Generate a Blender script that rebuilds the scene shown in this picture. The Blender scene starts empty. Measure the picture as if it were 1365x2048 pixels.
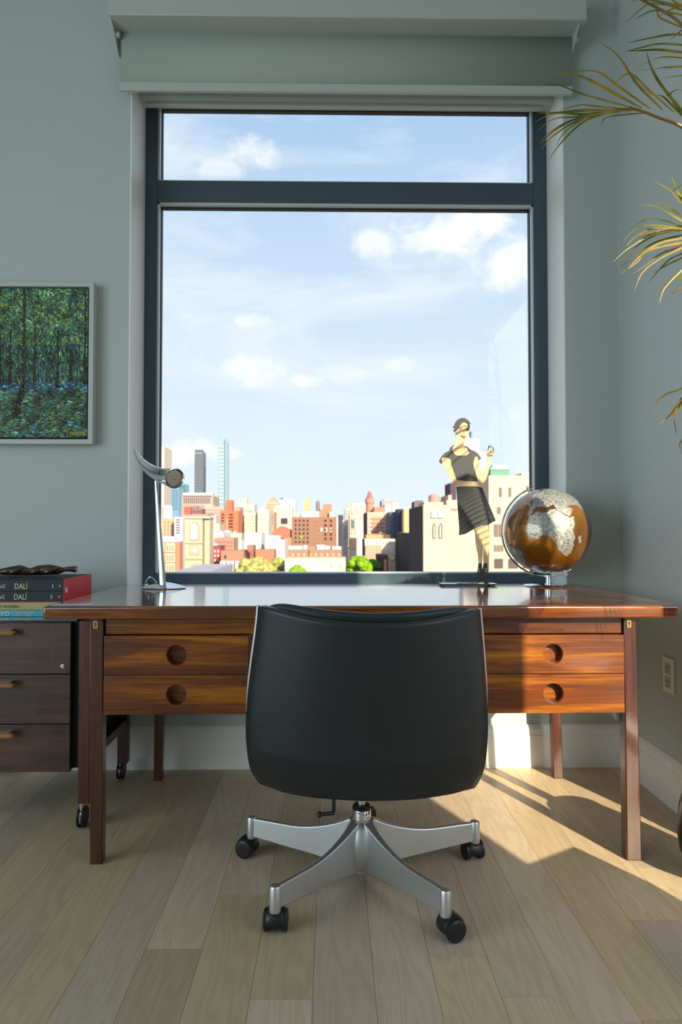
import bpy, bmesh, math, random
from math import sin, cos, pi, radians, sqrt, atan2
from mathutils import Vector, Matrix
random.seed(7)
S = bpy.context.scene
COL = S.collection

# ------------------------------------------------------------------ camera
EYE = Vector((0, 0, .944)); PITCH = radians(1.51); YAW = radians(.86); FP = 1365.0
cd = bpy.data.cameras.new('camera'); cam = bpy.data.objects.new('camera', cd); COL.objects.link(cam)
cam.location = EYE; cam.rotation_euler = (pi/2 + PITCH, 0, -YAW)
cd.sensor_fit = 'VERTICAL'; cd.sensor_height = 36; cd.sensor_width = 24; cd.lens = 24.0
cd.clip_start = .05; cd.clip_end = 20000
cd.dof.use_dof = True; cd.dof.focus_distance = 1.9; cd.dof.aperture_fstop = 6.3
S.camera = cam
FW = Vector((sin(YAW)*cos(PITCH), cos(YAW)*cos(PITCH), sin(PITCH)))
RT = Vector((cos(YAW), -sin(YAW), 0)); UP = RT.cross(FW)
def ray(x, y): return FW + RT*((x-682.5)/FP) - UP*((y-1024)/FP)
def at(x, y, Y):                      # where the sight line of a photo point meets the upright plane at distance Y
    d = ray(x, y); return EYE + d*(Y/d.y)
def atx(x, y, X):
    d = ray(x, y); return EYE + d*(X/d.x)
def atz(x, y, z):
    d = ray(x, y); return EYE + d*((z-EYE.z)/d.z)

# ------------------------------------------------------------------ view, sun, fill lamp
S.view_settings.view_transform = 'Standard'; S.view_settings.look = 'None'
S.view_settings.gamma = 1; S.view_settings.use_curve_mapping = False
S.view_settings.exposure = 0.0
S.cycles.use_denoising = True
S.cycles.max_bounces = 10; S.cycles.diffuse_bounces = 5; S.cycles.glossy_bounces = 4
S.cycles.transparent_max_bounces = 12; S.cycles.caustics_reflective = False; S.cycles.caustics_refractive = False
S.cycles.sample_clamp_indirect = 4
AZ = radians(23.5); EL = radians(25.4); SUN_E = 9.8
sl = bpy.data.lights.new('sun', 'SUN'); sun = bpy.data.objects.new('sun', sl); COL.objects.link(sun)
sl.energy = SUN_E; sl.color = (1, .86, .63); sl.angle = radians(.53)
sd = Vector((-sin(AZ)*cos(EL), cos(AZ)*cos(EL), -sin(EL)))
sun.rotation_euler = sd.to_track_quat('-Z', 'Y').to_euler(); sun.location = (40, -60, 40)
def area(name, loc, target, sx, sy, power, color):
    l = bpy.data.lights.new(name, 'AREA'); l.shape = 'RECTANGLE'; l.size = sx; l.size_y = sy; l.energy = power; l.color = color
    o = bpy.data.objects.new(name, l); COL.objects.link(o); o.location = loc
    o.rotation_euler = (Vector(target)-Vector(loc)).to_track_quat('-Z', 'Y').to_euler(); return o
# added fill lamp outside the unseen left-wall window, brightens the room
area('fill_left', (-3.40, -.9, 1.45), (-1.2, -.2, 1.30), 3.3, 2.3, 88, (.74, .90, 1.0))

# ------------------------------------------------------------------ node helpers
def lin(c):
    return tuple((v/255/12.92 if v/255 <= .04045 else ((v/255+.055)/1.055)**2.4) for v in c)
class NT:
    def __init__(s, tree): s.t = tree; s.n = tree.nodes; s.l = tree.links
    def new(s, kind, **kw):
        nd = s.n.new(kind)
        for k, v in kw.items(): setattr(nd, k, v)
        return nd
    def put(s, sock, v):
        if isinstance(v, bpy.types.NodeSocket): s.l.new(v, sock)
        elif v is not None: sock.default_value = v
    def math(s, op, a, b=None, c=None, clamp=False):
        nd = s.new('ShaderNodeMath', operation=op, use_clamp=clamp)
        s.put(nd.inputs[0], a)
        if b is not None: s.put(nd.inputs[1], b)
        if c is not None: s.put(nd.inputs[2], c)
        return nd.outputs[0]
    def mix(s, f, a, b, mode='MIX'):
        nd = s.new('ShaderNodeMix', data_type='RGBA', blend_type=mode)
        s.put(nd.inputs[0], f); s.put(nd.inputs[6], a); s.put(nd.inputs[7], b); return nd.outputs[2]
    def noise(s, vec, scale, detail=3, rough=.5, dist=0):
        nd = s.new('ShaderNodeTexNoise'); s.put(nd.inputs['Vector'], vec)
        nd.inputs['Scale'].default_value = scale; nd.inputs['Detail'].default_value = detail
        nd.inputs['Roughness'].default_value = rough; nd.inputs['Distortion'].default_value = dist
        return nd.outputs['Fac']
    def mapping(s, vec, scale=(1, 1, 1), loc=(0, 0, 0), rot=(0, 0, 0)):
        nd = s.new('ShaderNodeMapping'); s.put(nd.inputs[0], vec)
        nd.inputs['Scale'].default_value = scale; nd.inputs['Location'].default_value = loc; nd.inputs['Rotation'].default_value = rot
        return nd.outputs[0]
    def ramp(s, f, stops):
        nd = s.new('ShaderNodeValToRGB'); s.put(nd.inputs[0], f); e = nd.color_ramp.elements
        while len(e) < len(stops): e.new(.5)
        for el, (p, c) in zip(e, stops): el.position = p; el.color = tuple(c)+(1,) if len(c) == 3 else c
        return nd.outputs[0]
    def bump(s, h, strength=.2, dist=.01):
        nd = s.new('ShaderNodeBump'); s.put(nd.inputs['Height'], h); nd.inputs['Strength'].default_value = strength
        nd.inputs['Distance'].default_value = dist; return nd.outputs[0]
def material(name):
    m = bpy.data.materials.new(name); m.use_nodes = True; nt = NT(m.node_tree)
    b = [n for n in nt.n if n.type == 'BSDF_PRINCIPLED'][0]
    return m, nt, b
def flat(name, col, rough=.5, metal=0, spec=.5, coat=0, var=.06, vscale=8, bump=0, srgb=True, **kw):
    m, nt, b = material(name)
    c = lin(col) if srgb else col
    tc = nt.new('ShaderNodeTexCoord').outputs['Object']
    f = nt.noise(tc, vscale, 3)
    b.inputs['Roughness'].default_value = rough; b.inputs['Metallic'].default_value = metal
    b.inputs['Specular IOR Level'].default_value = spec; b.inputs['Coat Weight'].default_value = coat
    nt.put(b.inputs['Base Color'], nt.mix(f, tuple(v*(1-var) for v in c)+(1,), tuple(min(1, v*(1+var)) for v in c)+(1,)))
    if bump: nt.put(b.inputs['Normal'], nt.bump(nt.noise(tc, vscale*20, 4), bump, .002))
    for k, v in kw.items(): b.inputs[k.replace('_', ' ')].default_value = v
    return m
def wood(name, dark, mid, light, axis=0, rough=.25, coat=.6, scale=1, streak=.5, patches=0):
    m, nt, b = material(name)
    tc = nt.new('ShaderNodeTexCoord').outputs['Object']
    info = nt.new('ShaderNodeObjectInfo').outputs['Random']
    off = nt.new('ShaderNodeCombineXYZ'); nt.put(off.inputs[0], nt.math('MULTIPLY', info, 7.3)); nt.put(off.inputs[1], nt.math('MULTIPLY', info, 3.1))
    va = nt.new('ShaderNodeVectorMath', operation='ADD'); nt.put(va.inputs[0], tc); nt.put(va.inputs[1], off.outputs[0])
    v = va.outputs[0]
    s1 = [22*scale]*3; s1[axis] = 1.6*scale; s2 = [230*scale]*3; s2[axis] = 5*scale; s3 = [5*scale]*3; s3[axis] = .9*scale
    g1 = nt.noise(nt.mapping(v, s1), 1, 5, .6, .8); g2 = nt.noise(nt.mapping(v, s2), 1, 3, .6)
    g3 = nt.noise(nt.mapping(v, s3), 1, 3, .55, 1.5)
    g = nt.math('ADD', nt.math('MULTIPLY', g1, .45), nt.math('ADD', nt.math('MULTIPLY', g2, .25), nt.math('MULTIPLY', g3, .30)))
    c = nt.ramp(g, [(.34, dark), (.5, mid), (.66, light)])
    st = [14*scale]*3; st[axis] = .7*scale
    vein = nt.math('ABSOLUTE', nt.math('SUBTRACT', nt.noise(nt.mapping(v, st), .5, 4, .6, 2.2), .5))
    vein = nt.math('SUBTRACT', 1, nt.math('MULTIPLY', vein, 55), clamp=True)
    vein = nt.math('MULTIPLY', vein, nt.math('GREATER_THAN', nt.noise(v, 3.1*scale, 2), .53))
    c = nt.mix(nt.math('MULTIPLY', vein, streak), c, tuple(x*.25 for x in dark)+(1,))
    if patches:
        br = nt.new('ShaderNodeTexBrick'); nt.put(br.inputs['Vector'], nt.mapping(v, (1, 1, 1), rot=(radians(-90), 0, 0)))
        br.inputs['Scale'].default_value = 1; br.inputs['Brick Width'].default_value = .11; br.inputs['Row Height'].default_value = .052
        br.inputs['Mortar Size'].default_value = .0002; br.inputs['Color1'].default_value = (.75, .75, .75, 1); br.inputs['Color2'].default_value = (1.25, 1.25, 1.25, 1)
        c = nt.mix(1, c, br.outputs['Color'], 'MULTIPLY')
    nt.put(b.inputs['Base Color'], c)
    b.inputs['Roughness'].default_value = rough; b.inputs['Coat Weight'].default_value = coat; b.inputs['Coat Roughness'].default_value = .08
    nt.put(b.inputs['Normal'], nt.bump(g2, .12, .001))
    return m

# ------------------------------------------------------------------ materials
M = {}
M['wall'] = flat('wall_paint', (184, 194, 192), .62, var=.015, vscale=60, bump=.03)
M['trim'] = flat('white_trim', (238, 238, 234), .4, var=.01)
M['ceil'] = flat('ceiling_paint', (225, 226, 222), .8, var=.01)
M['frame'] = flat('window_frame_paint', (64, 82, 96), .32, var=.04)
M['gasket'] = flat('gasket_black', (22, 26, 30), .5)
M['bead'] = flat('glazing_bead_metal', (205, 212, 214), .35, metal=.2)
M['blind'] = flat('blind_fabric', (168, 178, 168), .85, var=.03, vscale=90, bump=.05)
M['blindbox'] = flat('blind_cassette', (186, 192, 188), .45, var=.01)
M['leather'] = None
M['chrome'] = flat('chrome', (226, 230, 234), .06, metal=1, var=.01)
M['steel'] = flat('brushed_aluminium', (212, 213, 214), .36, metal=.85, var=.04, vscale=30)
M['black_plastic'] = flat('black_plastic', (24, 25, 27), .38, var=.05)
M['black'] = flat('black_panel', (10, 9, 9), .6)
M['brass'] = flat('brass', (190, 165, 95), .3, metal=.9)
ROSE = dict(dark=(.030, .008, .003), mid=(.152, .036, .004), light=(.48, .160, .004))
M['rose_x'] = wood('rosewood_grain_x', axis=0, coat=.25, rough=.32, **ROSE)
M['rose_top'] = wood('rosewood_top', axis=0, rough=.2, coat=1, **ROSE)
M['rose_z'] = wood('rosewood_grain_z', axis=2, dark=(.020, .006, .003), mid=(.075, .019, .007), light=(.15, .040, .012))
M['cab_x'] = wood('dark_palisander_grain_x', (.018, .008, .005), (.06, .025, .016), (.115, .05, .03), 0, .35, .25, 1, .3, patches=1)
M['cab_z'] = wood('dark_palisander_grain_z', (.02, .007, .004), (.075, .024, .010), (.14, .05, .02), 2, .3, .3)
M['handle'] = wood('handle_wood', (.12, .05, .015), (.28, .12, .035), (.42, .2, .06), 0, .3, .4)

def mk_leather(name, col, rough=.42):
    m, nt, b = material(name); tc = nt.new('ShaderNodeTexCoord').outputs['Object']
    c = lin(col)
    nt.put(b.inputs['Base Color'], nt.mix(nt.noise(tc, 5), tuple(v*.8 for v in c)+(1,), tuple(v*1.2 for v in c)+(1,)))
    b.inputs['Roughness'].default_value = rough
    vo = nt.new('ShaderNodeTexVoronoi'); nt.put(vo.inputs['Vector'], tc); vo.inputs['Scale'].default_value = 420
    nt.put(b.inputs['Normal'], nt.bump(nt.math('ADD', vo.outputs['Distance'], nt.noise(tc, 60, 4)), .18, .001))
    return m
M['leather'] = mk_leather('black_leather', (30, 36, 40))

def mk_glass():
    m = bpy.data.materials.new('window_glass'); m.use_nodes = True; nt = NT(m.node_tree); nt.n.clear()
    out = nt.new('ShaderNodeOutputMaterial'); mx = nt.new('ShaderNodeMixShader')
    tr = nt.new('ShaderNodeBsdfTransparent'); tr.inputs[0].default_value = (.975, .985, .98, 1)
    gl = nt.new('ShaderNodeBsdfGlossy'); gl.inputs['Roughness'].default_value = .01
    lw = nt.new('ShaderNodeLayerWeight'); lw.inputs[0].default_value = .5
    nt.l.new(nt.math('ADD', .014, nt.math('MULTIPLY', nt.math('POWER', lw.outputs['Facing'], 5), .45)), mx.inputs[0]); nt.l.new(tr.outputs[0], mx.inputs[1]); nt.l.new(gl.outputs[0], mx.inputs[2])
    nt.l.new(mx.outputs[0], out.inputs[0]); return m
M['glass'] = mk_glass()

# ------------------------------------------------------------------ geometry helpers
LOC = {}
def lk(o, parent=None):
    COL.objects.link(o)
    if parent is not None: o.parent = parent; LOC[o.name] = LOC.get(parent.name, Vector((0, 0, 0)))
    return o
def tag(o, label=None, cat=None, group=None, kind=None):
    if label: o['label'] = label
    if cat: o['category'] = cat
    if group: o['group'] = group
    if kind: o['kind'] = kind
    return o
def thing(name, label, cat, loc, group=None):
    o = bpy.data.objects.new(name, None); COL.objects.link(o); o.location = loc; o.empty_display_size = .05
    LOC[o.name] = Vector(loc); return tag(o, label, cat, group)
class MB:
    def __init__(s): s.v = []; s.f = []; s.mi = []; s.cur = 0; s.fc = None
    def add(s, vs, fs):
        b = len(s.v); s.v += [Vector(p) for p in vs]; s.f += [tuple(b+i for i in f) for f in fs]; s.mi += [s.cur]*len(fs); return s
    def box(s, a, b):
        (x0, y0, z0), (x1, y1, z1) = a, b
        x0, x1 = min(x0, x1), max(x0, x1); y0, y1 = min(y0, y1), max(y0, y1); z0, z1 = min(z0, z1), max(z0, z1)
        return s.add([(x0, y0, z0), (x1, y0, z0), (x1, y1, z0), (x0, y1, z0), (x0, y0, z1), (x1, y0, z1), (x1, y1, z1), (x0, y1, z1)],
                     [(0, 3, 2, 1), (4, 5, 6, 7), (0, 1, 5, 4), (1, 2, 6, 5), (2, 3, 7, 6), (3, 0, 4, 7)])
    def hexa(s, bot, top):            # four bottom and four top corners, same order, counter-clockwise from above
        return s.add(list(bot)+list(top), [(0, 3, 2, 1), (4, 5, 6, 7), (0, 1, 5, 4), (1, 2, 6, 5), (2, 3, 7, 6), (3, 0, 4, 7)])
    def loft(s, rings, caps=True, closed=True):
        n = len(rings[0]); vs = [p for r in rings for p in r]; fs = []
        for i in range(len(rings)-1):
            for j in range(n if closed else n-1):
                k = (j+1) % n; fs.append((i*n+j, i*n+k, (i+1)*n+k, (i+1)*n+j))
        if caps: fs.append(tuple(range(n-1, -1, -1))); fs.append(tuple((len(rings)-1)*n+j for j in range(n)))
        return s.add(vs, fs)
    def tube(s, pts, rad, seg=10, flatz=1.0, caps=True):
        pts = [Vector(p) for p in pts]; n = len(pts)
        if not hasattr(rad, '__len__'): rad = [rad]*n
        rings = []; ref = None
        for i, p in enumerate(pts):
            t = (pts[min(i+1, n-1)]-pts[max(i-1, 0)]).normalized()
            if ref is None: ref = Vector((0, 0, 1)) if abs(t.z) < .9 else Vector((1, 0, 0))
            u = (ref - t*ref.dot(t)).normalized(); w = t.cross(u); ref = u
            rings.append([p + (w*cos(2*pi*j/seg) + u*sin(2*pi*j/seg)*flatz)*rad[i] for j in range(seg)])
        return s.loft(rings, caps)
    def cyl(s, a, b, r0, r1=None, seg=20): return s.tube([a, b], [r0, r0 if r1 is None else r1], seg)
    def lathe(s, prof, c=(0, 0, 0), seg=40, axis='Z'):
        rings = []
        for r, h in prof:
            ring = []
            for j in range(seg):
                a = 2*pi*j/seg
                p = (r*cos(a), r*sin(a), h) if axis == 'Z' else ((h, r*cos(a), r*sin(a)) if axis == 'X' else (r*sin(a), h, r*cos(a)))
                ring.append(Vector(c)+Vector(p))
            rings.append(ring)
        return s.loft(rings, True)
    def grid(s, P, nu, nv, close_u=False):
        vs = [P(i/(nu), j/(nv)) for j in range(nv+1) for i in range(nu+(0 if close_u else 1))]
        w = nu if close_u else nu+1
        fs = [(j*w+i, j*w+(i+1) % w, (j+1)*w+(i+1) % w, (j+1)*w+i) for j in range(nv) for i in range(nu)]
        return s.add(vs, fs)
    def prism(s, pts, off):           # a polygon (3D points in one plane) pushed along off
        n = len(pts); off = Vector(off); a = [Vector(p) for p in pts]; b = [p+off for p in a]
        return s.add(a+b, [tuple(range(n-1, -1, -1)), tuple(range(n, 2*n))]+[(i, (i+1) % n, n+(i+1) % n, n+i) for i in range(n)])
    def ball(s, c, r, seg=16, rings=10, sc=(1, 1, 1)):
        prof = []
        R_ = []
        for i in range(rings+1):
            a = -pi/2+pi*i/rings; rr = max(cos(a), 1e-4)
            R_.append([Vector(c)+Vector((r*sc[0]*rr*cos(2*pi*j/seg), r*sc[1]*rr*sin(2*pi*j/seg), r*sc[2]*sin(a))) for j in range(seg)])
        return s.loft(R_, True)
    def build(s, name, mat, parent=None, bevel=0, bseg=2, smooth=35, sub=0, kind=None, origin=None):
        me = bpy.data.meshes.new(name); o = bpy.data.objects.new(name, me)
        L = LOC.get(parent.name, Vector((0, 0, 0))) if parent is not None else Vector(origin or (0, 0, 0))
        me.from_pydata([tuple(p-L) for p in s.v], [], s.f)
        for m in (mat if isinstance(mat, (list, tuple)) else [mat]): me.materials.append(M[m] if isinstance(m, str) else m)
        for p, k in zip(me.polygons, s.mi): p.material_index = k
        if s.fc:
            at_ = me.color_attributes.new('tone', 'FLOAT_COLOR', 'CORNER')
            for p in me.polygons:
                c = s.fc[p.index] if p.index < len(s.fc) else (1, 1, 1)
                for li in p.loop_indices: at_.data[li].color = tuple(c)+(1,)
        bm = bmesh.new(); bm.from_mesh(me); bmesh.ops.recalc_face_normals(bm, faces=bm.faces); bm.to_mesh(me); bm.free()
        if smooth:
            for p in me.polygons: p.use_smooth = True
            if smooth < 180: me.set_sharp_from_angle(angle=radians(smooth))
        me.update()
        if bevel:
            b = o.modifiers.new('bevel', 'BEVEL'); b.width = bevel; b.segments = bseg; b.limit_method = 'ANGLE'; b.angle_limit = radians(40)
        if sub:
            b = o.modifiers.new('sub', 'SUBSURF'); b.levels = sub; b.render_levels = sub
        if parent is None: o.location = L; LOC[o.name] = L; COL.objects.link(o)
        else: lk(o, parent)
        if kind: o['kind'] = kind
        return o
def struct(name, mb, mat, **kw): return mb.build(name, mat, kind='structure', **kw)
def text(name, body, mat, size, loc, parent, ext=.0004, rot=(pi/2, 0, 0), sx=1, align='LEFT', space=1, label=None):
    c = bpy.data.curves.new(name, 'FONT'); c.body = body; c.size = size; c.extrude = ext; c.align_x = align; c.space_character = space
    c.resolution_u = 3; c.materials.append(M[mat] if isinstance(mat, str) else mat)
    tmp = bpy.data.objects.new(name, c); COL.objects.link(tmp); bpy.context.view_layer.update()
    me = bpy.data.meshes.new_from_object(tmp.evaluated_get(bpy.context.evaluated_depsgraph_get())); bpy.data.objects.remove(tmp)
    o = bpy.data.objects.new(name, me); lk(o, parent); o.location = Vector(loc)-LOC[o.name]; o.rotation_euler = rot; o.scale = (sx, 1, 1)
    if label: o['label'] = label
    return o
def copy_tree(o, parent=None):
    c = o.copy(); COL.objects.link(c); c.parent = parent
    for ch in list(o.children): copy_tree(ch, c)
    return c
def smooth_path(P, n=6):
    out = []
    P = [Vector(p) for p in P]
    for i in range(len(P)-1):
        a = P[max(i-1, 0)]; b = P[i]; c = P[i+1]; d = P[min(i+2, len(P)-1)]
        for k in range(n):
            t = k/n
            out.append(.5*((2*b)+(-a+c)*t+(2*a-5*b+4*c-d)*t*t+(-a+3*b-3*c+d)*t*t*t))
    out.append(P[-1]); return out

# ------------------------------------------------------------------ world: blue sky with clouds
W = bpy.data.worlds.new('sky'); S.world = W; W.use_nodes = True
nt = NT(W.node_tree); nt.n.clear()
out = nt.new('ShaderNodeOutputWorld'); bg = nt.new('ShaderNodeBackground'); nt.l.new(bg.outputs[0], out.inputs[0])
gen = nt.new('ShaderNodeTexCoord').outputs['Generated']
sep = nt.new('ShaderNodeSeparateXYZ'); nt.l.new(gen, sep.inputs[0]); dx, dy, dz = sep.outputs
base = nt.ramp(nt.math('MAXIMUM', dz, 0), [(0, lin((226, 236, 240))), (.12, lin((216, 230, 241))), (.36, lin((192, 213, 236))), (.54, lin((164, 193, 225))), (.8, lin((196, 212, 236)))])
ys = nt.math('MAXIMUM', dy, .08)
u = nt.math('DIVIDE', dx, ys); v = nt.math('DIVIDE', dz, ys)
cx = nt.new('ShaderNodeCombineXYZ'); nt.put(cx.inputs[0], u); nt.put(cx.inputs[1], v)
uv = cx.outputs[0]
w1 = nt.noise(nt.mapping(gen, (1.6, 1.6, 5.5), loc=(3, 1, 0), rot=(0, .12, 0)), 2.2, 7, .62, .6)
wisp = nt.math('MULTIPLY', nt.math('SUBTRACT', w1, .44, clamp=True), 3.6, clamp=True)
c = nt.mix(nt.math('MULTIPLY', wisp, .7), base, lin((232, 239, 245))+(1,))
n1 = nt.noise(uv, 13, 8, .62, .5); n2 = nt.noise(uv, 38, 5, .6)
nn = nt.math('ADD', nt.math('MULTIPLY', nt.math('SUBTRACT', n1, .5), 4.2), nt.math('MULTIPLY', nt.math('SUBTRACT', n2, .5), 1.0))
acc = None
for (px, py, rx, ry, st) in [(905, 468, 120, 50, 1), (1020, 520, 70, 55, .9), (745, 490, 55, 30, .7), (510, 312, 62, 40, .9), (455, 335, 70, 25, .5), (965, 450, 60, 36, 1),
                             (512, 640, 42, 17, .75), (505, 742, 62, 30, .7), (615, 762, 36, 14, .75), (370, 915, 60, 34, .85), (450, 905, 40, 14, .6),
                             (800, 730, 30, 14, .35), (690, 745, 60, 22, .3), (1050, 545, 40, 25, .6)]:
    d = ray(px, py); cu, cv = d.x/d.y, d.z/d.y
    a = nt.math('MULTIPLY', nt.math('SUBTRACT', u, cu), FP/rx); b = nt.math('MULTIPLY', nt.math('SUBTRACT', v, cv), FP/ry)
    r2 = nt.math('ADD', nt.math('MULTIPLY', a, a), nt.math('MULTIPLY', b, b))
    e = nt.math('SUBTRACT', 1.15, r2)
    m_ = nt.math('MULTIPLY', nt.math('ADD', nt.math('MULTIPLY', e, .9), nn), 1.0*st)
    m_ = nt.math('MINIMUM', nt.math('MAXIMUM', m_, 0), st)
    m_ = nt.math('MULTIPLY', m_, nt.math('LESS_THAN', r2, 4.0))
    acc = m_ if acc is None else nt.math('MAXIMUM', acc, m_)
acc = nt.math('MULTIPLY', acc, nt.math('GREATER_THAN', dy, .1))
c = nt.mix(acc, c, lin((247, 248, 248))+(1,))
gnd = nt.math('GREATER_THAN', 0, nt.math('ADD', dz, .002))
c = nt.mix(gnd, c, lin((178, 178, 172))+(1,))
dot = nt.new('ShaderNodeVectorMath', operation='DOT_PRODUCT'); nt.l.new(gen, dot.inputs[0]); dot.inputs[1].default_value = tuple(-sd)
glow = nt.math('POWER', nt.math('MAXIMUM', dot.outputs['Value'], 0), 14)       # bright haze around the sun
gm = nt.new('ShaderNodeMix', data_type='RGBA', blend_type='ADD'); gm.inputs[0].default_value = 1
sc3 = nt.new('ShaderNodeVectorMath', operation='SCALE'); sc3.inputs[0].default_value = (1, .95, .86); nt.l.new(nt.math('MULTIPLY', glow, 5.0), sc3.inputs['Scale'])
nt.put(gm.inputs[6], c); nt.l.new(sc3.outputs[0], gm.inputs[7]); gm.clamp_result = False
nt.put(bg.inputs[0], gm.outputs[2]); bg.inputs[1].default_value = 1.22

# ------------------------------------------------------------------ floor
def mk_floor():
    m, nt, b = material('oak_planks')
    tc = nt.new('ShaderNodeTexCoord').outputs['Object']
    at_ = nt.new('ShaderNodeAttribute', attribute_name='tone')
    sp = nt.new('ShaderNodeSeparateXYZ'); nt.l.new(at_.outputs['Vector'], sp.inputs[0])
    off = nt.new('ShaderNodeCombineXYZ'); nt.put(off.inputs[0], nt.math('MULTIPLY', sp.outputs[1], 9)); nt.put(off.inputs[1], nt.math('MULTIPLY', sp.outputs[1], 31))
    va = nt.new('ShaderNodeVectorMath', operation='ADD'); nt.put(va.inputs[0], tc); nt.put(va.inputs[1], off.outputs[0]); v = va.outputs[0]
    warp = nt.noise(nt.mapping(v, (9, 1.1, 1)), 1, 3, .5, .5)
    fine = nt.noise(nt.mapping(v, (300, 6, 1)), 1, 3, .7)
    rings = nt.math('FRACT', nt.math('MULTIPLY', warp, 13))
    rings = nt.math('ABSOLUTE', nt.math('SUBTRACT', rings, .5))
    g = nt.math('ADD', nt.math('MULTIPLY', fine, .5), nt.math('MULTIPLY', rings, .45))
    c = nt.ramp(g, [(.15, (.50, .38, .25)), (.42, (.60, .47, .32)), (.7, (.67, .54, .375))])
    tone = nt.new('ShaderNodeCombineColor'); t = sp.outputs[0]
    nt.put(tone.inputs[0], t); nt.put(tone.inputs[1], nt.math('MULTIPLY', t, nt.math('ADD', .97, nt.math('MULTIPLY', sp.outputs[2], .05)))); nt.put(tone.inputs[2], nt.math('MULTIPLY', t, nt.math('ADD', .86, nt.math('MULTIPLY', sp.outputs[2], .25))))
    c = nt.mix(1, c, tone.outputs[0], 'MULTIPLY')
    nt.put(b.inputs['Base Color'], c); 
    nt.put(b.inputs['Roughness'], nt.math('ADD', .36, nt.math('MULTIPLY', nt.noise(tc, 3, 4), .2)))
    nt.put(b.inputs['Normal'], nt.bump(g, .10, .0012)); return m
M['floor'] = mk_floor()
M['gap'] = flat('floor_gap', (60, 42, 26), .8)
fl = MB(); fl.fc = []
rnd = random.Random(5)
known = {-1: 1.57, 4: 1.533, 5: 1.40}
k = -24
while -.29+.127*k < 1.40:
    x0 = -.29+.127*k; x1 = x0+.127
    ys_ = [-4.3]; y = -4.3+rnd.uniform(.3, 1.5)
    if k in known: y = known[k]-1.9
    if k in (-2, 0, 1, 2, 3): y = {-2: -.2, 0: .2, 1: -.5, 2: .0, 3: .25}[k]
    while y < 3.0: ys_.append(y); y += 1.9 if k in known else rnd.choice([1.2, 1.6, 1.9, 2.2])
    ys_.append(3.0)
    for a, b in zip(ys_, ys_[1:]):
        t = rnd.uniform(.80, 1.08) if k <= -1 else rnd.uniform(.9, 1.1)
        n0 = len(fl.f); fl.box((x0+.0004, a+.0005, -.015), (x1-.0004, b-.0005, 0)); fl.fc += [(t, rnd.random(), rnd.random())]*(len(fl.f)-n0)
    k += 1
fl.cur = 1; n0 = len(fl.f); fl.box((-3.5, -4.3, -.12), (1.45, 3.0, -.004)); fl.fc += [(1, 1, 1)]*(len(fl.f)-n0)
struct('floor', fl, ['floor', 'gap'], smooth=0)

# ------------------------------------------------------------------ room shell
YW = 2.74; XR = 1.17; XL = -3.2; YB = -3.7; ZC = 3.35
WX0, WX1 = -.812, .952; WZ0, WZ1 = .70, 2.86       # window opening
m_ = MB()
m_.box((XL-.3, YW, 0), (WX0, YW+.32, ZC)); m_.box((WX1, YW, 0), (XR+.3, YW+.32, ZC)); m_.box((WX0, YW, 0), (WX1, YW+.32, WZ0)); m_.box((WX0, YW, WZ1), (WX1, YW+.32, ZC))
struct('wall_back', m_, 'wall', smooth=0)
RY0, RY1, RZ1 = .0, 1.953, 2.62                    # garden-side glazing in the right wall
m_ = MB(); m_.box((XR, YB, 0), (XR+.21, RY0, ZC)).box((XR, RY1, 0), (XR+.21, YW, ZC)).box((XR, RY0, RZ1), (XR+.21, RY1, ZC))
struct('wall_right', m_, 'wall', smooth=0)
m_ = MB(); m_.box((XL-.3, YB, 0), (XL, -2.4, ZC)).box((XL-.3, 1.1, 0), (XL, YW, ZC)).box((XL-.3, -2.4, 2.7), (XL, 1.1, ZC)).box((XL-.3, -2.4, 0), (XL, 1.1, .2))
struct('wall_left', m_, 'wall', smooth=0)
m_ = MB(); m_.box((XL-.3, YB-.3, 0), (XR+.3, YB, ZC))
struct('wall_front', m_, 'wall', smooth=0)
m_ = MB(); m_.box((XL-.3, YB-.3, ZC), (XR+.3, YW+.32, ZC+.2)); struct('ceiling', m_, 'ceil', smooth=0)
def baseboard(name, p0, p1, nrm):
    p0 = Vector(p0); p1 = Vector(p1); n = Vector(nrm)
    prof = [(0, 0), (.016, 0), (.016, .125), (.0135, .128), (.0135, .150), (.010, .160), (.006, .168), (0, .170)]
    r = [[p+n*a+Vector((0, 0, z)) for a, z in prof] for p in (p0, p1)]
    m_ = MB().loft(r, True); struct(name, m_, 'trim', smooth=0)
baseboard('baseboard_back', (XL, YW, 0), (XR, YW, 0), (0, -1, 0))
baseboard('baseboard_right', (XR, RY1, 0), (XR, YW, 0), (-1, 0, 0))
baseboard('baseboard_left', (XL, 1.1, 0), (XL, YW, 0), (1, 0, 0))

# white lining boards of the window recess
for i, (a, b) in enumerate((((WX0-.001, YW-.001, WZ0), (WX0+.004, 2.944, WZ1)), ((WX1-.004, YW-.001, WZ0), (WX1+.001, 2.944, WZ1)), ((WX0+.004, YW-.001, WZ1-.004), (WX1-.004, 2.944, WZ1+.001)), ((WX0+.004, YW-.001, WZ0-.001), (WX1-.004, 2.944, WZ0+.004)))):
    struct('trim_%d' % (i+1), MB().box(a, b), 'trim', smooth=0)
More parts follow.
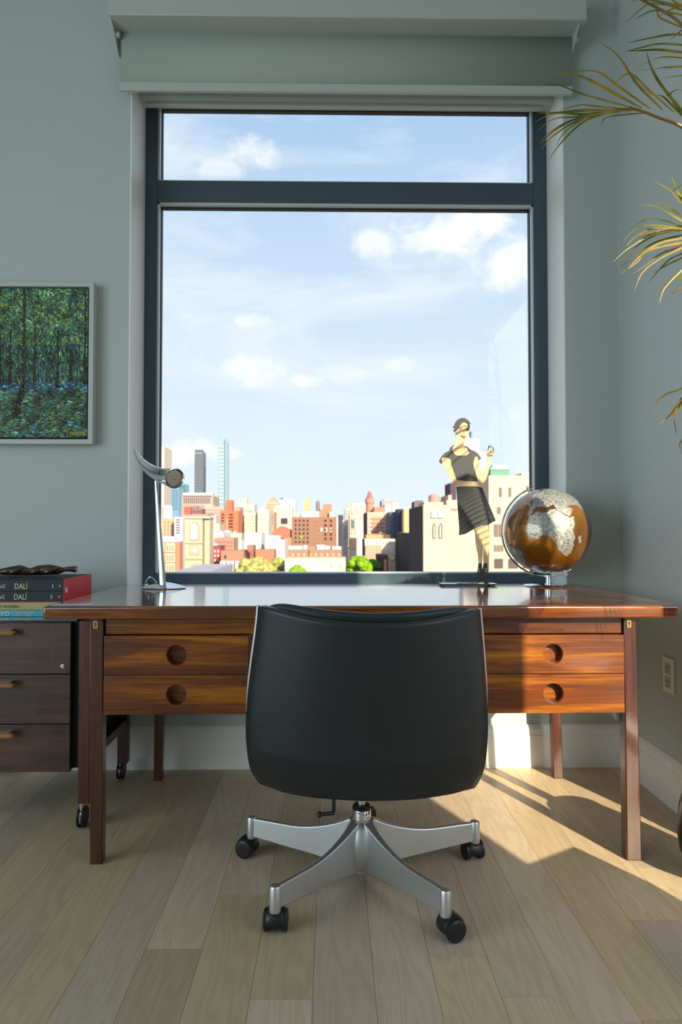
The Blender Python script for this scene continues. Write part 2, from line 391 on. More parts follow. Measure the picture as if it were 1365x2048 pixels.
# main window
FY = 2.945; FT = .055; GY = FY+.045
MZ0, MZ1 = 2.372, 2.466                             # mid rail
def window_1():
    m_ = MB()
    w = .057
    m_.box((WX0, FY, WZ0), (WX0+w, FY+.08, WZ1)); m_.box((WX1-w-.006, FY, WZ0), (WX1, FY+.08, WZ1))
    xa, xb = WX0+w, WX1-w-.006
    m_.box((xa, FY+.0005, WZ0), (xb, FY+.08, .757)); m_.box((xa, FY+.0005, WZ1-.05), (xb, FY+.08, WZ1)); m_.box((xa, FY+.0005, MZ0), (xb, FY+.08, MZ1))
    o = struct('window_1', m_, 'frame', bevel=.002, smooth=0)
    bd = MB()
    for z0, z1 in ((.757, MZ0), (MZ1, WZ1-.05)):
        x0, x1 = WX0+w, WX1-w-.006
        for a, b in (((x0, z0), (x0+.008, z1)), ((x1-.008, z0), (x1, z1)), ((x0, z1-.008), (x1, z1)), ((x0, z0), (x1, z0+.005))):
            bd.box((a[0], FY+.006, a[1]), (b[0], FY+.05, b[1]))
    b_ = bd.build('glazing_bead', 'bead', o)
    gk = MB()
    for z0, z1 in ((.757, MZ0), (MZ1, WZ1-.05)):
        x0, x1 = WX0+w, WX1-w-.006
        for a, b in (((x0+.0085, z0), (x0+.012, z1)), ((x1-.012, z0), (x1-.0085, z1)), ((x0, z1-.014), (x1, z1-.0085))):
            gk.box((a[0], FY+.032, a[1]), (b[0], FY+.055, b[1]))
    gk.build('gasket', 'gasket', o)
    for z0, z1 in ((.757, MZ0), (MZ1, WZ1-.05)):
        MB().box((WX0+w+.004, GY, z0), (WX1-w-.01, GY+.006, z1)).build('window_pane', 'glass', o)
window_1()
def tall_window(name, axis, a0, a1, z0, z1, pos, div):
    m_ = MB(); w = .06
    def bx(a, b, c, d, dd=.07, off=0):
        if axis == 'x': m_.box((pos+off, a, c), (pos+off+dd, b, d))
        else: m_.box((a, pos+off, c), (b, pos+off+dd, d))
    bx(a0, a0+w, z0, z1); bx(a1-w, a1, z0, z1); bx(a0, a1, z0, z0+.05); bx(a0, a1, z1-.05, z1)
    for t in div: bx(t-.03, t+.03, z0, z1)
    o = struct(name, m_, 'frame', smooth=0)
    g = MB()
    if axis == 'x': g.box((pos+.03, a0+w, z0+.05), (pos+.036, a1-w, z1-.05))
    else: g.box((a0+w, pos+.03, z0+.05), (a1-w, pos+.036, z1-.05))
    g.build('window_pane', 'glass', o)
tall_window('window_2', 'x', RY0, RY1, 0, RZ1, XR+.14, [])
tall_window('window_3', 'x', -2.4, 1.1, .2, 2.7, XL-.12, [-.65])

# ------------------------------------------------------------------ roller blinds
BY = 2.695
bl = thing('roller_blind', 'large pale roller blind in a square box above the window, pulled slightly down', 'blind', (.07, YW, 2.7))
m_ = MB(); m_.box((-.862, 2.60, 2.936), (1.002, 2.738, 3.06)); m_.build('cassette', 'blindbox', bl, bevel=.004)
MB().grid(lambda a, b: Vector((-.838+1.812*a, 2.692, 2.72+.25*b)), 2, 2).build('fabric', 'blind', bl)
bl.children[-1].modifiers.new('s', 'SOLIDIFY').thickness = .0015
MB().box((-.843, 2.683, 2.694), (.972, 2.699, 2.728)).build('bottom_bar', 'blindbox', bl, bevel=.002)
for x in (-.852, .984):
    m_ = MB(); m_.prism([(x-.009, 2.615, 2.936), (x-.009, 2.735, 2.936), (x-.009, 2.735, 2.86), (x-.009, 2.72, 2.86)], (.004, 0, 0))
    m_.cyl((x-.01, 2.68, 2.915), (x+.01, 2.68, 2.915), .012); m_.build('bracket', 'bead', bl)
b2 = thing('roller_blind', 'narrow white blind cassette tucked inside the window recess under the larger blind', 'blind', (.07, 2.85, 2.76))
m_ = MB(); r = [[Vector((x, 2.83+a, z)) for a, z in ((0, 2.790), (.006, 2.768), (.016, 2.757), (.07, 2.757), (.07, 2.86), (0, 2.86))] for x in (WX0+.004, WX1-.004)]
m_.loft(r, True); m_.build('cassette', 'blindbox', b2, smooth=0)
MB().box((WX0+.03, 2.852, 2.744), (WX1-.05, 2.872, 2.757)).build('bottom_bar', 'blindbox', b2, bevel=.002)
for x in (-.18, .37, .93):
    m_ = MB(); m_.box((x-.012, 2.826, 2.783), (x+.012, 2.836, 2.797)); m_.build('clip', 'bead', b2, bevel=.001)

# ------------------------------------------------------------------ wall outlet
ot = thing('wall_outlet', 'white double power outlet on the right wall above the baseboard', 'outlet', (XR, 2.3500, .44))
m_ = MB(); m_.box((XR-.006, 2.3150, .383), (XR, 2.3900, .503)); m_.build('cover_plate', 'trim', ot, bevel=.002)
for z in (.418, .466):
    s_ = MB(); s_.box((XR-.0085, 2.3340, z-.019), (XR-.005, 2.3710, z+.019)); so = s_.build('socket', 'blindbox', ot, bevel=.0015)
    h = MB(); h.box((XR-.009, 2.3430, z-.001), (XR-.008, 2.3455, z+.010)); h.box((XR-.009, 2.3595, z-.001), (XR-.008, 2.3620, z+.010)); h.cyl((XR-.009, 2.3525, z-.010), (XR-.008, 2.3525, z-.010), .0028); h.build('slots', 'black', so)

# ------------------------------------------------------------------ painting
PX1, PX0, PZ0, PZ1 = -.940, -1.86, 1.283, 1.926
pt = thing('painting', 'white-framed painting of a green forest on the wall left of the window', 'painting', ((PX0+PX1)/2, YW, PZ0))
def mk_canvas():
    m, nt, b = material('forest_canvas'); a = nt.new('ShaderNodeAttribute', attribute_name='tone')
    nt.put(b.inputs['Base Color'], a.outputs['Color']); b.inputs['Roughness'].default_value = .35; return m
M['canvas'] = mk_canvas()
fr = MB(); t = .018; d = .045
fr.box((PX0, YW-d, PZ1-t), (PX1, YW-.002, PZ1)).box((PX0, YW-d, PZ0), (PX1, YW-.002, PZ0+t)).box((PX0, YW-d, PZ0+t), (PX0+t, YW-.002, PZ1-t)).box((PX1-t, YW-d, PZ0+t), (PX1, YW-.002, PZ1-t))
fr.build('frame', 'blindbox', pt, smooth=0)
MB().box((PX0+t, YW-.018, PZ0+t), (PX1-t, YW-.002, PZ1-t)).build('backing_board', 'black', pt, smooth=0)
cv = MB(); cv.fc = []
cx0, cx1, cz0, cz1 = PX0+.026, PX1-.026, PZ0+.026, PZ1-.022; cy = YW-.032
cv.box((cx0, cy, cz0), (cx1, YW-.019, cz1)); cv.fc += [(.012, .035, .022)]*6
rp = random.Random(11); Wc, Hc = cx1-cx0, cz1-cz0
trunks = [(cx1-.252, .019, .13, 1.0), (cx1-.118, .009, .33, .72), (cx1-.010, .010, .36, .98), (cx1-.208, .007, .36, .75), (cx1-.068, .005, .38, .6),
          (cx1-.305, .008, .36, .72), (cx1-.345, .006, .36, .7), (cx1-.40, .02, .18, 1), (cx1-.50, .008, .35, .9), (cx1-.58, .012, .3, 1), (cx1-.68, .018, .2, 1), (cx1-.77, .008, .35, .9)]
def dab(x, z, w, h, c, ang, lift):
    n = 6; pts = []
    for i in range(n):
        a = 2*pi*i/n; qx = cos(a)*w; qz = sin(a)*h
        pts.append((min(max(x+qx*cos(ang)-qz*sin(ang), cx0), cx1), cy-lift, min(max(z+qx*sin(ang)+qz*cos(ang), cz0), cz1)))
    pts.append((min(max(x, cx0), cx1), cy-lift-.0012, min(max(z, cz0), cz1)))
    n0 = len(cv.f); cv.add(pts, [(i, (i+1) % n, n) for i in range(n)]); cv.fc += [tuple(max(0, k_) for k_ in c)]*(len(cv.f)-n0)
from mathutils import noise as mno
def pick(pal): 
    c = rp.choice(pal); k_ = rp.uniform(.5, 2.0)*(.9+1.1*mno.noise(Vector((x*22, 0, z*22)))); return tuple(lin(c)[i]*k_ for i in range(3))
canopy = [(88, 140, 60), (60, 120, 62), (120, 150, 70), (48, 105, 80), (150, 160, 95), (40, 92, 60), (30, 80, 70), (70, 110, 120)]
midp = [(30, 80, 60), (36, 96, 88), (22, 60, 60), (60, 120, 70), (40, 80, 110), (18, 45, 45), (90, 130, 110), (20, 34, 30)]
grass = [(24, 78, 62), (40, 100, 70), (20, 60, 60), (90, 130, 60), (60, 130, 120), (16, 44, 36), (120, 140, 60), (100, 90, 40)]
blue = [(40, 110, 190), (70, 150, 200), (30, 70, 140), (110, 180, 210)]
for i in range(9500):
    x = rp.uniform(cx0, cx1) if rp.random() < .35 else rp.uniform(cx1-.42, cx1); v = rp.random(); z = cz0+v*Hc
    if v > .62: c = pick(canopy); a = rp.uniform(0, 3); w, h = .0062, .0042
    elif v > .37: c = pick(midp if rp.random() < .8 else canopy); a = rp.uniform(-.2, .2); w, h = .0032, .011
    elif v > .31: c = pick(blue if rp.random() < .45 else midp); a = rp.uniform(-.3, .3); w, h = .007, .003
    else: c = pick(grass if rp.random() < .93 else blue); a = rp.uniform(-.35, .35); w, h = .009, .003
    dab(x, z, w*rp.uniform(.6, 1.4), h*rp.uniform(.6, 1.4), c, a, rp.uniform(.0002, .0012))
for tx, tw, b0, b1 in trunks:
    n = int(900*tw/.019)
    for i in range(n):
        v = rp.uniform(b0, b1); w = tw*(1.15-.75*(v-b0)/(b1-b0))*.5*(1+.9*max(0, .12-(v-b0))/.12)
        x = tx+rp.uniform(-w, w)-.16*max(0, .40-v)**1.3*tw/.019
        k_ = rp.random(); c = (.012, .010, .007) if k_ < .62 else ((.06, .035, .015) if k_ < .85 else ((.13, .10, .04) if k_ < .96 else (.35, .32, .25)))
        dab(x, cz0+v*Hc, .0022, .004, c, rp.uniform(-.4, .4), rp.uniform(.0012, .0018))
cv.build('canvas', 'canvas', pt, smooth=0)
M['sig'] = flat('signature_yellow', (214, 196, 24), .4)
text('signature', 'HARTEY', 'sig', .019, (cx1-.066, cy-.0035, cz0+.010), pt, .0006, sx=.82)
text('signature', 'TED', 'sig', .012, (cx1-.092, cy-.0035, cz0+.024), pt, .0006, rot=(pi/2, .15, 0), sx=.9)
text('signature', '7/21', 'sig', .011, (cx1-.106, cy-.0035, cz0+.008), pt, .0006)

# ------------------------------------------------------------------ desk
dk = thing('writing_desk', 'wide reddish rosewood desk with four round-hole drawers in front of the window', 'desk', (.093, 2.3, 0))
DX0, DX1, DY0, DY1 = -.808, .993, 1.93, 2.722
m_ = MB(); m_.box((DX0, DY0, .693), (DX1, DY1, .730)); m_.build('desktop', 'rose_top', dk, bevel=.007, bseg=4)
LY = 1.957
rail = MB().box((-.645, LY+.012, .646), (.843, LY+.032, .693)); rail.build('front_rail', 'rose_x', dk, bevel=.0015)
MB().box((-.60, 2.60, .60), (.82, 2.62, .693)).build('rear_rail', 'rose_x', dk, bevel=.0015)
def leg(x0t, x1t, x0b, x1b, y0, y1, zb=0):
    m_ = MB(); m_.hexa([(x0b, y0+.004, zb), (x1b, y0+.004, zb), (x1b, y1-.004, zb), (x0b, y1-.004, zb)], [(x0t, y0, .693), (x1t, y0, .693), (x1t, y1, .693), (x0t, y1, .693)])
    return m_.build('leg', 'rose_z', dk, bevel=.003)
leg(-.686, -.648, -.680, -.645, LY, LY+.04); leg(.8435, .878, .846, .890, LY, LY+.045)
leg(-.660, -.625, -.668, -.636, 2.60, 2.64); leg(.830, .866, .848, .884, 2.60, 2.64)
for s_, x in ((-1, -.675), (1, .848)):
    m_ = MB(); m_.box((x, LY+.045, .60), (x+.022, 2.60, .693)); m_.build('side_rail', 'rose_x', dk, bevel=.0015)
def drawer(x0, x1, z0, z1, hx, hz):
    R_ = .0285; y = LY; N = 64; front = MB()
    ang = sorted(set([round(2*pi*i/N, 6) for i in range(N)]+[round(atan2(zz-hz, xx-hx) % (2*pi), 6) for xx in (x0, x1) for zz in (z0, z1)]))
    def edge(a):
        c, s = cos(a), sin(a); t = 1e9
        if abs(c) > 1e-9: t = min(t, ((x1 if c > 0 else x0)-hx)/c)
        if abs(s) > 1e-9: t = min(t, ((z1 if s > 0 else z0)-hz)/s)
        return Vector((hx+c*t, y, hz+s*t))
    n = len(ang); o_ = [edge(a) for a in ang]; i1 = [Vector((hx+cos(a)*(R_+.0015), y, hz+sin(a)*(R_+.0015))) for a in ang]
    i2 = [Vector((hx+cos(a)*R_, y+.0015, hz+sin(a)*R_)) for a in ang]; i3 = [Vector((hx+cos(a)*R_, y+.029, hz+sin(a)*R_)) for a in ang]
    bk = [p+Vector((0, .032, 0)) for p in o_]
    vs = bk+o_+i1+i2+i3; fs = []
    for k_ in range(4): fs += [(k_*n+j, k_*n+(j+1) % n, (k_+1)*n+(j+1) % n, (k_+1)*n+j) for j in range(n)]
    fs.append(tuple(4*n+j for j in range(n))); fs.append(tuple(range(n-1, -1, -1)))
    front.add(vs, fs)
    front.build('drawer', 'rose_x', dk, smooth=30)
for x0, x1, hx in ((-.6445, -.2345, -.4385), (.4325, .8425, .6373)):
    drawer(x0, x1, .5335, .643, hx, .588); drawer(x0, x1, .421, .5315, hx, .4755)
    m_ = MB(); a = x0+.004; b = x1-.004; y0 = LY+.034; y1 = 2.36
    m_.box((a, y0, .424), (b, y1, .432)).box((a, y0, .433), (a+.012, y1, .690)).box((b-.012, y0, .433), (b, y1, .690)).box((a+.0125, y1-.012, .433), (b-.0125, y1, .690))
    m_.build('drawer_case', 'rose_x', dk, smooth=0)
m_ = MB(); m_.prism([(.838, LY+.045, .421), (.838, LY+.20, .421), (.838, LY+.045, .385)], (.008, 0, 0)); m_.build('brace', 'blindbox', dk, smooth=0)
for x in (-.234, .402): MB().box((x, LY+.002, .421), (x+.030, LY+.02, .646)).build('inner_stile', 'rose_z', dk, bevel=.002)
for x in (-.668, .857):
    m_ = MB(); m_.box((x-.007, LY-.0025, .663), (x+.007, LY, .687)); lp = m_.build('lock_plate', 'brass', dk, bevel=.002)
    k_ = MB(); k_.cyl((x, LY-.0032, .678), (x, LY-.0024, .678), .0028); k_.box((x-.001, LY-.0032, .668), (x+.001, LY-.0024, .677)); k_.build('keyhole', 'black', lp)

# ------------------------------------------------------------------ drawer cabinet on castors
cb = thing('drawer_cabinet', 'dark wooden drawer cabinet on castors tucked beside the left end of the desk', 'cabinet', (-1.05, 2.4, 0))
CX0, CX1 = -1.28, -.8205
M['cabtop'] = wood('cabinet_top_gloss', (.018, .008, .005), (.06, .025, .016), (.115, .05, .03), 0, .12, 1)
MB().box((CX0, 2.195, .182), (CX1-.005, 2.61, .652)).build('cabinet_body', 'cab_x', cb, smooth=0)
MB().box((CX0, 2.19, .6525), (CX1+.012, 2.62, .6575)).build('top_panel', 'cabtop', cb, bevel=.001)
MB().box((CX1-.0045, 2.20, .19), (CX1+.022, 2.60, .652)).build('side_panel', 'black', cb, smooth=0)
for i, (z0, z1) in enumerate(((.491, .6505), (.335, .4885), (.1845, .3325))):
    d_ = MB().box((CX0+.002, 2.176, z0), (CX1, 2.1945, z1)).build('drawer', 'cab_x', cb, bevel=.0015)
    hz = z1-.028; hx1 = CX1-.165+.02
    hx1 = at(33, 1268, 2.16).x
    h = MB(); h.tube([(hx1-.20, 2.150, hz), (hx1-.014, 2.150, hz), (hx1-.006, 2.151, hz), (hx1, 2.156, hz)], [.0085, .0085, .0085, .005], 12)
    h.box((hx1-.20, 2.152, hz+.0), (hx1-.016, 2.176, hz+.010)); h.build('handle', 'handle', d_, label=None) if False else h.build('handle', 'handle', d_)
    if i == 0:
        lo = at(125, 1332, 2.175); k_ = MB(); k_.cyl((lo.x, 2.1745, lo.z), (lo.x, 2.1765, lo.z), .0065); kk = k_.build('lock', 'chrome', d_)
        MB().box((lo.x, 2.1735, lo.z-.001), (lo.x+.006, 2.1747, lo.z+.001)).build('keyhole', 'black', kk)
for (x0, x1, y0) in ((-.796, -.760, 2.18), (-.803, -.765, 2.60), (CX0-.045, CX0-.008, 2.18), (CX0-.045, CX0-.008, 2.60)):
    zb = .083 if y0 < 2.3 else .066
    MB().box((x0, y0, zb), (x1, y0+.035, .6555)).build('post', 'cab_z', cb, bevel=.002)
    c_ = MB(); xc = (x0+x1)/2-.012; yc = y0+.03; r_ = .033
    c_.cyl((xc-.011, yc, r_), (xc-.003, yc, r_), r_, seg=28); c_.cyl((xc+.003, yc, r_), (xc+.011, yc, r_), r_, seg=28)
    co = c_.build('castor', 'black_plastic', cb, bevel=.003)
    h = MB(); h.cyl((xc-.003, yc, r_), (xc+.003, yc, r_), r_*.8, seg=20); h.cyl((xc, yc-.012, r_+.01), (xc, yc-.012, zb+.005), .006); h.build('castor_fork', 'chrome', co)
MB().box((-.795, 2.215, .20), (-.768, 2.60, .232)).build('side_stretcher', 'cab_z', cb, bevel=.002)

# ------------------------------------------------------------------ books
M['navy_cloth'] = flat('navy_cloth', (20, 34, 44), .6, bump=.1); M['gold'] = flat('cream_foil', (226, 214, 158), .5)
M['red'] = flat('red_slipcase', (206, 36, 48), .45, var=.04); M['pages'] = flat('page_edges', (220, 214, 196), .8)
M['tan'] = flat('tan_cover', (186, 166, 120), .6, var=.05); M['teal'] = flat('teal_cover', (70, 170, 185), .4, var=.35, vscale=60)
M['ink'] = flat('dark_ink', (70, 60, 45), .6); M['white_ink'] = flat('white_ink', (235, 240, 235), .6); M['white_paper'] = flat('white_paper', (225, 230, 235), .5)
BX1 = -.8875
def book(label, x0, x1, y0, y1, z0, z1, mat, group='art books stacked on the drawer cabinet'):
    o = thing('book', label, 'book', ((x0+x1)/2, (y0+y1)/2, z0), group)
    c = MB(); t = .0025
    c.box((x0, y0, z0), (x1, y0+t, z1)); c.box((x0, y0+t, z0), (x1, y1, z0+t)); c.box((x0, y0+t, z1-t), (x1, y1, z1)); c.build('cover', mat, o, bevel=.0008)
    MB().box((x0+.004, y0+t+.0003, z0+t+.0003), (x1-.004, y1-.004, z1-t-.0003)).build('pages', 'pages', o, smooth=0)
    return o
z0 = .658
b4 = book('teal patterned catalogue with white lettering, lowest in the book stack', -1.22, -.835, 2.275, 2.56, z0, z0+.021, 'teal')
b3 = book('tan book with small dark spine lettering, between the teal catalogue and the black volumes', -1.20, -.84, 2.285, 2.55, z0+.0215, z0+.046, 'tan')
zz = z0+.0465
b2_ = book('black cloth volume marked II in cream, lower of the two in the red slipcase', -1.19, BX1-.003, 2.29, 2.545, zz+.002, zz+.036, 'navy_cloth')
b1_ = book('black cloth volume marked I in cream, upper of the two in the red slipcase', -1.19, BX1-.003, 2.29, 2.545, zz+.0365, zz+.0735, 'navy_cloth')
sc_ = thing('slipcase', 'red slipcase holding the two black volumes, on the tan book', 'slipcase', (-1.03, 2.42, zz), None)
m_ = MB(); m_.box((BX1-.0025, 2.291, zz), (BX1, 2.55, zz+.0765)).box((-1.196, 2.291, zz), (-1.1935, 2.55, zz+.0765)).box((-1.193, 2.547, zz), (BX1-.003, 2.55, zz+.0765)).box((-1.193, 2.2915, zz), (BX1-.003, 2.5465, zz+.0017))
m_.build('case', 'red', sc_, smooth=0)
MB().box((-1.193, 2.2915, zz+.0745), (BX1-.003, 2.5465, zz+.0765)).build('top_board', 'navy_cloth', sc_, smooth=0)
MB().box((BX1, 2.302, zz+.030), (BX1+.0006, 2.318, zz+.047)).build('price_sticker', 'white_paper', sc_, smooth=0)
def spine(o, items, y):
    for (s, px, size, z, sx) in items:
        text('spine_lettering', s, 'gold', size, (at(px, 1170, y).x, y-.0006, z), o, .0002, sx=sx)
for o, zb, num, dxp in ((b1_, zz+.044, 'I', 0), (b2_, zz+.0085, 'II', -1)):
    spine(o, [('DALÍ', 29+dxp, .026, zb, .78), (num, (104 if num == 'I' else 102)+dxp, .018, zb+.003, 1.5 if num == 'I' else .9), ('55', 117+dxp, .010, zb+.006, .9), ('aG', 1+dxp, .018, zb+.003, .8)], 2.2895)
text('spine_lettering', 'CENTURY MODERN', 'ink', .012, (at(-28, 1216, 2.284).x, 2.2842, z0+.0285), b3, .0002)
text('spine_lettering', 'YO', 'white_ink', .021, (at(1, 1230, 2.274).x, 2.2742, z0+.003), b4, .0002, sx=1.0)
text('spine_lettering', 'Catalogue Rais', 'white_ink', .010, (at(31, 1230, 2.274).x, 2.2742, z0+.0115), b4, .0002)
text('spine_lettering', 'Gráfica | Prints', 'white_ink', .008, (at(32, 1230, 2.274).x, 2.2742, z0+.003), b4, .0002)

# carved wooden piece on the slipcase
M['carved'] = wood('carved_wood', (.015, .005, .003), (.055, .018, .010), (.10, .035, .018), 0, .22, .5)
cw = thing('carved_figure', 'long dark carved wooden figure lying on top of the stacked books', 'carving', (-1.0, 2.40, zz+.0765))
zt = zz+.0768
pth = [(-1.19, 2.42, zt+.014), (-1.14, 2.415, zt+.018), (-1.09, 2.41, zt+.022), (-1.055, 2.41, zt+.017), (-1.02, 2.41, zt+.022), (-.985, 2.41, zt+.024), (-.955, 2.41, zt+.022), (-.935, 2.41, zt+.024), (-.915, 2.412, zt+.026), (-.893, 2.415, zt+.025)]
rr = [.006, .016, .022, .015, .021, .022, .017, .009, .011, .014]
P_ = smooth_path(pth, 5); R2 = []
for i in range(len(P_)):
    t = i/5; a = min(int(t), len(rr)-2); R2.append(rr[a]+(rr[a+1]-rr[a])*(t-a))
MB().tube(P_, R2, 14, .85).build('body', 'carved', cw, smooth=60)
m_ = MB()
for i, (x, y, w) in enumerate([(-1.10, 2.385, .03), (-1.03, 2.388, .028), (-.98, 2.384, .032)]):
    m_.tube(smooth_path([(x-w, y+.012, zt+.022), (x, y, zt+.018), (x+w, y+.01, zt+.032)], 5), [.003+.006*sin(pi*k_/10) for k_ in range(11)], 8)
m_.build('carved_limbs', 'carved', cw, smooth=60)

# paper card on the desk
pc = MB(); q = [atz(95, 1213.0, .7306), atz(178, 1212.5, .7306), atz(192, 1207.5, .7306), atz(112, 1207.5, .7306)]
q = [Vector((max(p.x, DX0+.01), max(p.y, DY0+.012), .7306)) for p in q]
M['card'] = flat('printed_card', (190, 208, 230), .3, var=.3, vscale=25)
o = pc.prism(q, (0, 0, .0005)).build('paper_card', 'card', None, smooth=0); tag(o, 'thin blue and white paper card lying on the front left corner of the desktop', 'card')

# ------------------------------------------------------------------ desk lamp
LC = Vector((-.612, 2.52, .73))
lamp = thing('desk_lamp', 'polished chrome horn-shaped desk lamp on a thin stem at the left end of the desk', 'lamp', LC)
M['lens'] = flat('lamp_reflector', (170, 165, 150), .15, metal=.9, var=.2, vscale=90)
bs = MB()
def basept(a, r):                      # almond-shaped shallow dome with a groove
    e = .082*r; x = e*cos(a); y = .055*r*sin(a)
    return Vector((LC.x+x, LC.y+y, LC.z+.003+.020*(1-r**1.7)))
rings = [[Vector((LC.x+.080*cos(2*pi*j/48), LC.y+.054*sin(2*pi*j/48), LC.z+.0005)) for j in range(48)]]
rings += [[basept(2*pi*j/48, r_) for j in range(48)] for r_ in (1, .9, .75, .55, .35, .15, .02)]
bs.loft(rings, True).build('base', 'chrome', lamp, smooth=60)
top = at(312, 962, 2.50); P0 = Vector((LC.x-.000, LC.y-.02, LC.z+.012)); 
st = MB(); n = 10; rg = []
for i in range(n+1):
    t = i/n; c = P0.lerp(top, t); w = .0135*(1-t)+.0055*t
    rg.append([c+Vector((a*w, b*w*.8, 0)) for a, b in ((-1, 0), (-.5, -.9), (.3, -1), (1, -.1), (.4, .9), (-.6, .8))])
st.loft(rg, True).build('stem', 'chrome', lamp, smooth=20)
hp = [at(268, 898, 2.56), at(282, 922, 2.55), at(302, 940, 2.535), at(322, 950, 2.515), at(338, 954, 2.49), at(349, 956.5, 2.465)]
hp = smooth_path(hp, 6); hr = [.0006+.0362*(i/(len(hp)-1))**.68 for i in range(len(hp))]
axis_dir = (hp[-1]-hp[-4]).normalized(); face = Vector((.60, -.76, -.20)).normalized()
hm = MB(); rg = []; ref = Vector((0, 0, 1)); NS = 36
for i, p in enumerate(hp):
    t = (hp[min(i+1, len(hp)-1)]-hp[max(i-1, 0)]).normalized(); k_ = max(0, (i/(len(hp)-1)-.6)/.4); t = t.lerp(face, k_).normalized()
    u_ = (ref-t*ref.dot(t)).normalized(); w_ = t.cross(u_)
    rg.append([p+(w_*cos(2*pi*j/NS)+u_*sin(2*pi*j/NS))*hr[i]*(1+.05*cos(6*pi*j/NS*2)*(1-k_)) for j in range(NS)])
lipc = hp[-1]; lipr = hr[-1]
t = face; u_ = (ref-t*ref.dot(t)).normalized(); w_ = t.cross(u_)
def circ(c, r): return [c+(w_*cos(2*pi*j/NS)+u_*sin(2*pi*j/NS))*r for j in range(NS)]
rg += [circ(lipc+t*.004, lipr*1.01), circ(lipc+t*.005, lipr*.94), circ(lipc+t*.001, lipr*.86), circ(lipc-t*.012, lipr*.82)]
hm.loft(rg, True).build('horn_shade', 'chrome', lamp, smooth=50)
rf = MB(); rf.loft([circ(lipc-t*.001, lipr*.80), circ(lipc-t*.004, lipr*.62), circ(lipc-t*.010, lipr*.4), circ(lipc-t*.0115, lipr*.15)], True).build('reflector', 'lens', lamp)
MB().ball(lipc-t*.004, .007, 14, 8).build('bulb', 'blindbox', lamp)
cp = smooth_path([LC+Vector((-.03, .02, .016)), LC+Vector((-.05, .03, .035)), LC+Vector((-.066, .035, .036)), LC+Vector((-.083, .04, .010)), LC+Vector((-.095, .08, .004)), LC+Vector((-.10, .15, .004))], 6)
MB().tube(cp, .0024, 8).build('power_cord', 'chrome', lamp)

# ------------------------------------------------------------------ flat painted metal figure of a woman
SY = 2.640
fg = thing('woman_sculpture', 'flat painted metal cut-out of a woman in a short black dress on a glass base', 'sculpture', (.515, SY, .73))
M['skin'] = flat('painted_skin', (206, 176, 132), .35, var=.05, vscale=40); M['dress'] = flat('painted_black_dress', (42, 44, 46), .5, var=.05)
M['hair'] = flat('painted_black_hair', (22, 24, 28), .35); M['lips'] = flat('painted_red', (206, 66, 48), .4); M['shoe'] = flat('painted_boots', (34, 34, 34), .5)
def zp(pts, ox, oy, sc): return [(ox+a/sc, oy+b/sc) for a, b in pts]
def cut(name, pts, mat, y, th=.003, parent=fg):
    return MB().prism([at(px, py, y) for px, py in pts], (0, th, 0)).build(name, mat, parent, smooth=0)
A = lambda pts: zp(pts, 860, 820, 8.53); B = lambda pts: zp(pts, 860, 980, 8.53)
cut('head', A([(470, 330), (540, 215), (600, 190), (665, 215), (680, 290), (672, 370), (668, 440), (640, 500), (590, 545), (580, 600), (640, 660), (690, 715), (660, 765), (560, 785), (450, 770), (390, 700), (395, 610), (430, 590), (440, 480), (440, 400)]), 'skin', SY)
cut('hair', A([(405, 400), (430, 370), (395, 360), (425, 320), (385, 290), (420, 270), (430, 220), (475, 165), (530, 138), (590, 135), (640, 160), (680, 200), (700, 235), (680, 235), (685, 300), (665, 350), (672, 290), (660, 235), (620, 200), (580, 200), (540, 235), (520, 270), (495, 320), (465, 350), (425, 385)]), 'hair', SY-.004)
cut('lips', A([(530, 425), (570, 435), (600, 440), (625, 455), (595, 480), (560, 465)]), 'lips', SY-.0035, .002)
for e in ([(508, 322), (525, 314), (545, 322), (527, 332)], [(625, 340), (642, 332), (662, 340), (645, 350)]): cut('eye', A(e), 'hair', SY-.0035, .002)
cut('eyebrow', A([(495, 300), (530, 292), (560, 305), (530, 300)]), 'hair', SY-.0035, .002)
cut('eyebrow', A([(615, 318), (645, 312), (672, 322), (645, 320)]), 'hair', SY-.0035, .002)
cut('nose', A([(590, 330), (597, 395), (612, 402), (590, 404), (586, 395)]), 'tan', SY-.0034, .002)
cut('dress_top', A([(155, 880), (200, 790), (260, 730), (330, 695), (350, 640), (405, 598), (430, 600), (395, 625), (390, 690), (430, 760), (480, 778), (560, 780), (640, 768), (690, 715), (640, 650), (595, 615), (650, 630), (700, 680), (760, 700), (820, 740), (880, 820), (830, 870), (800, 800), (770, 805), (760, 860), (745, 900), (760, 1000), (820, 1215), (640, 1215), (455, 1195), (400, 1060), (360, 950), (365, 860), (340, 830), (280, 812), (215, 815), (210, 920), (180, 900)]), 'dress', SY-.003)
cut('left_arm', A([(210, 815), (290, 810), (350, 840), (362, 900), (375, 960), (455, 1190), (600, 1215), (830, 1225), (890, 1240), (895, 1325), (800, 1300), (420, 1300), (395, 1260), (250, 970), (205, 890)]), 'skin', SY-.006)
cut('right_arm', A([(775, 800), (815, 795), (835, 880), (880, 1110), (905, 1090), (950, 1000), (985, 880), (1000, 815), (985, 780), (980, 720), (995, 690), (1040, 675), (1085, 690), (1100, 730), (1075, 785), (1045, 830), (1030, 950), (1000, 1080), (960, 1190), (905, 1250), (870, 1245), (830, 1210), (760, 1000), (745, 900)]), 'skin', SY-.0035)
hd = MB(); Fp = lambda a, b: at(860+a/8.53, 820+b/8.53, SY)
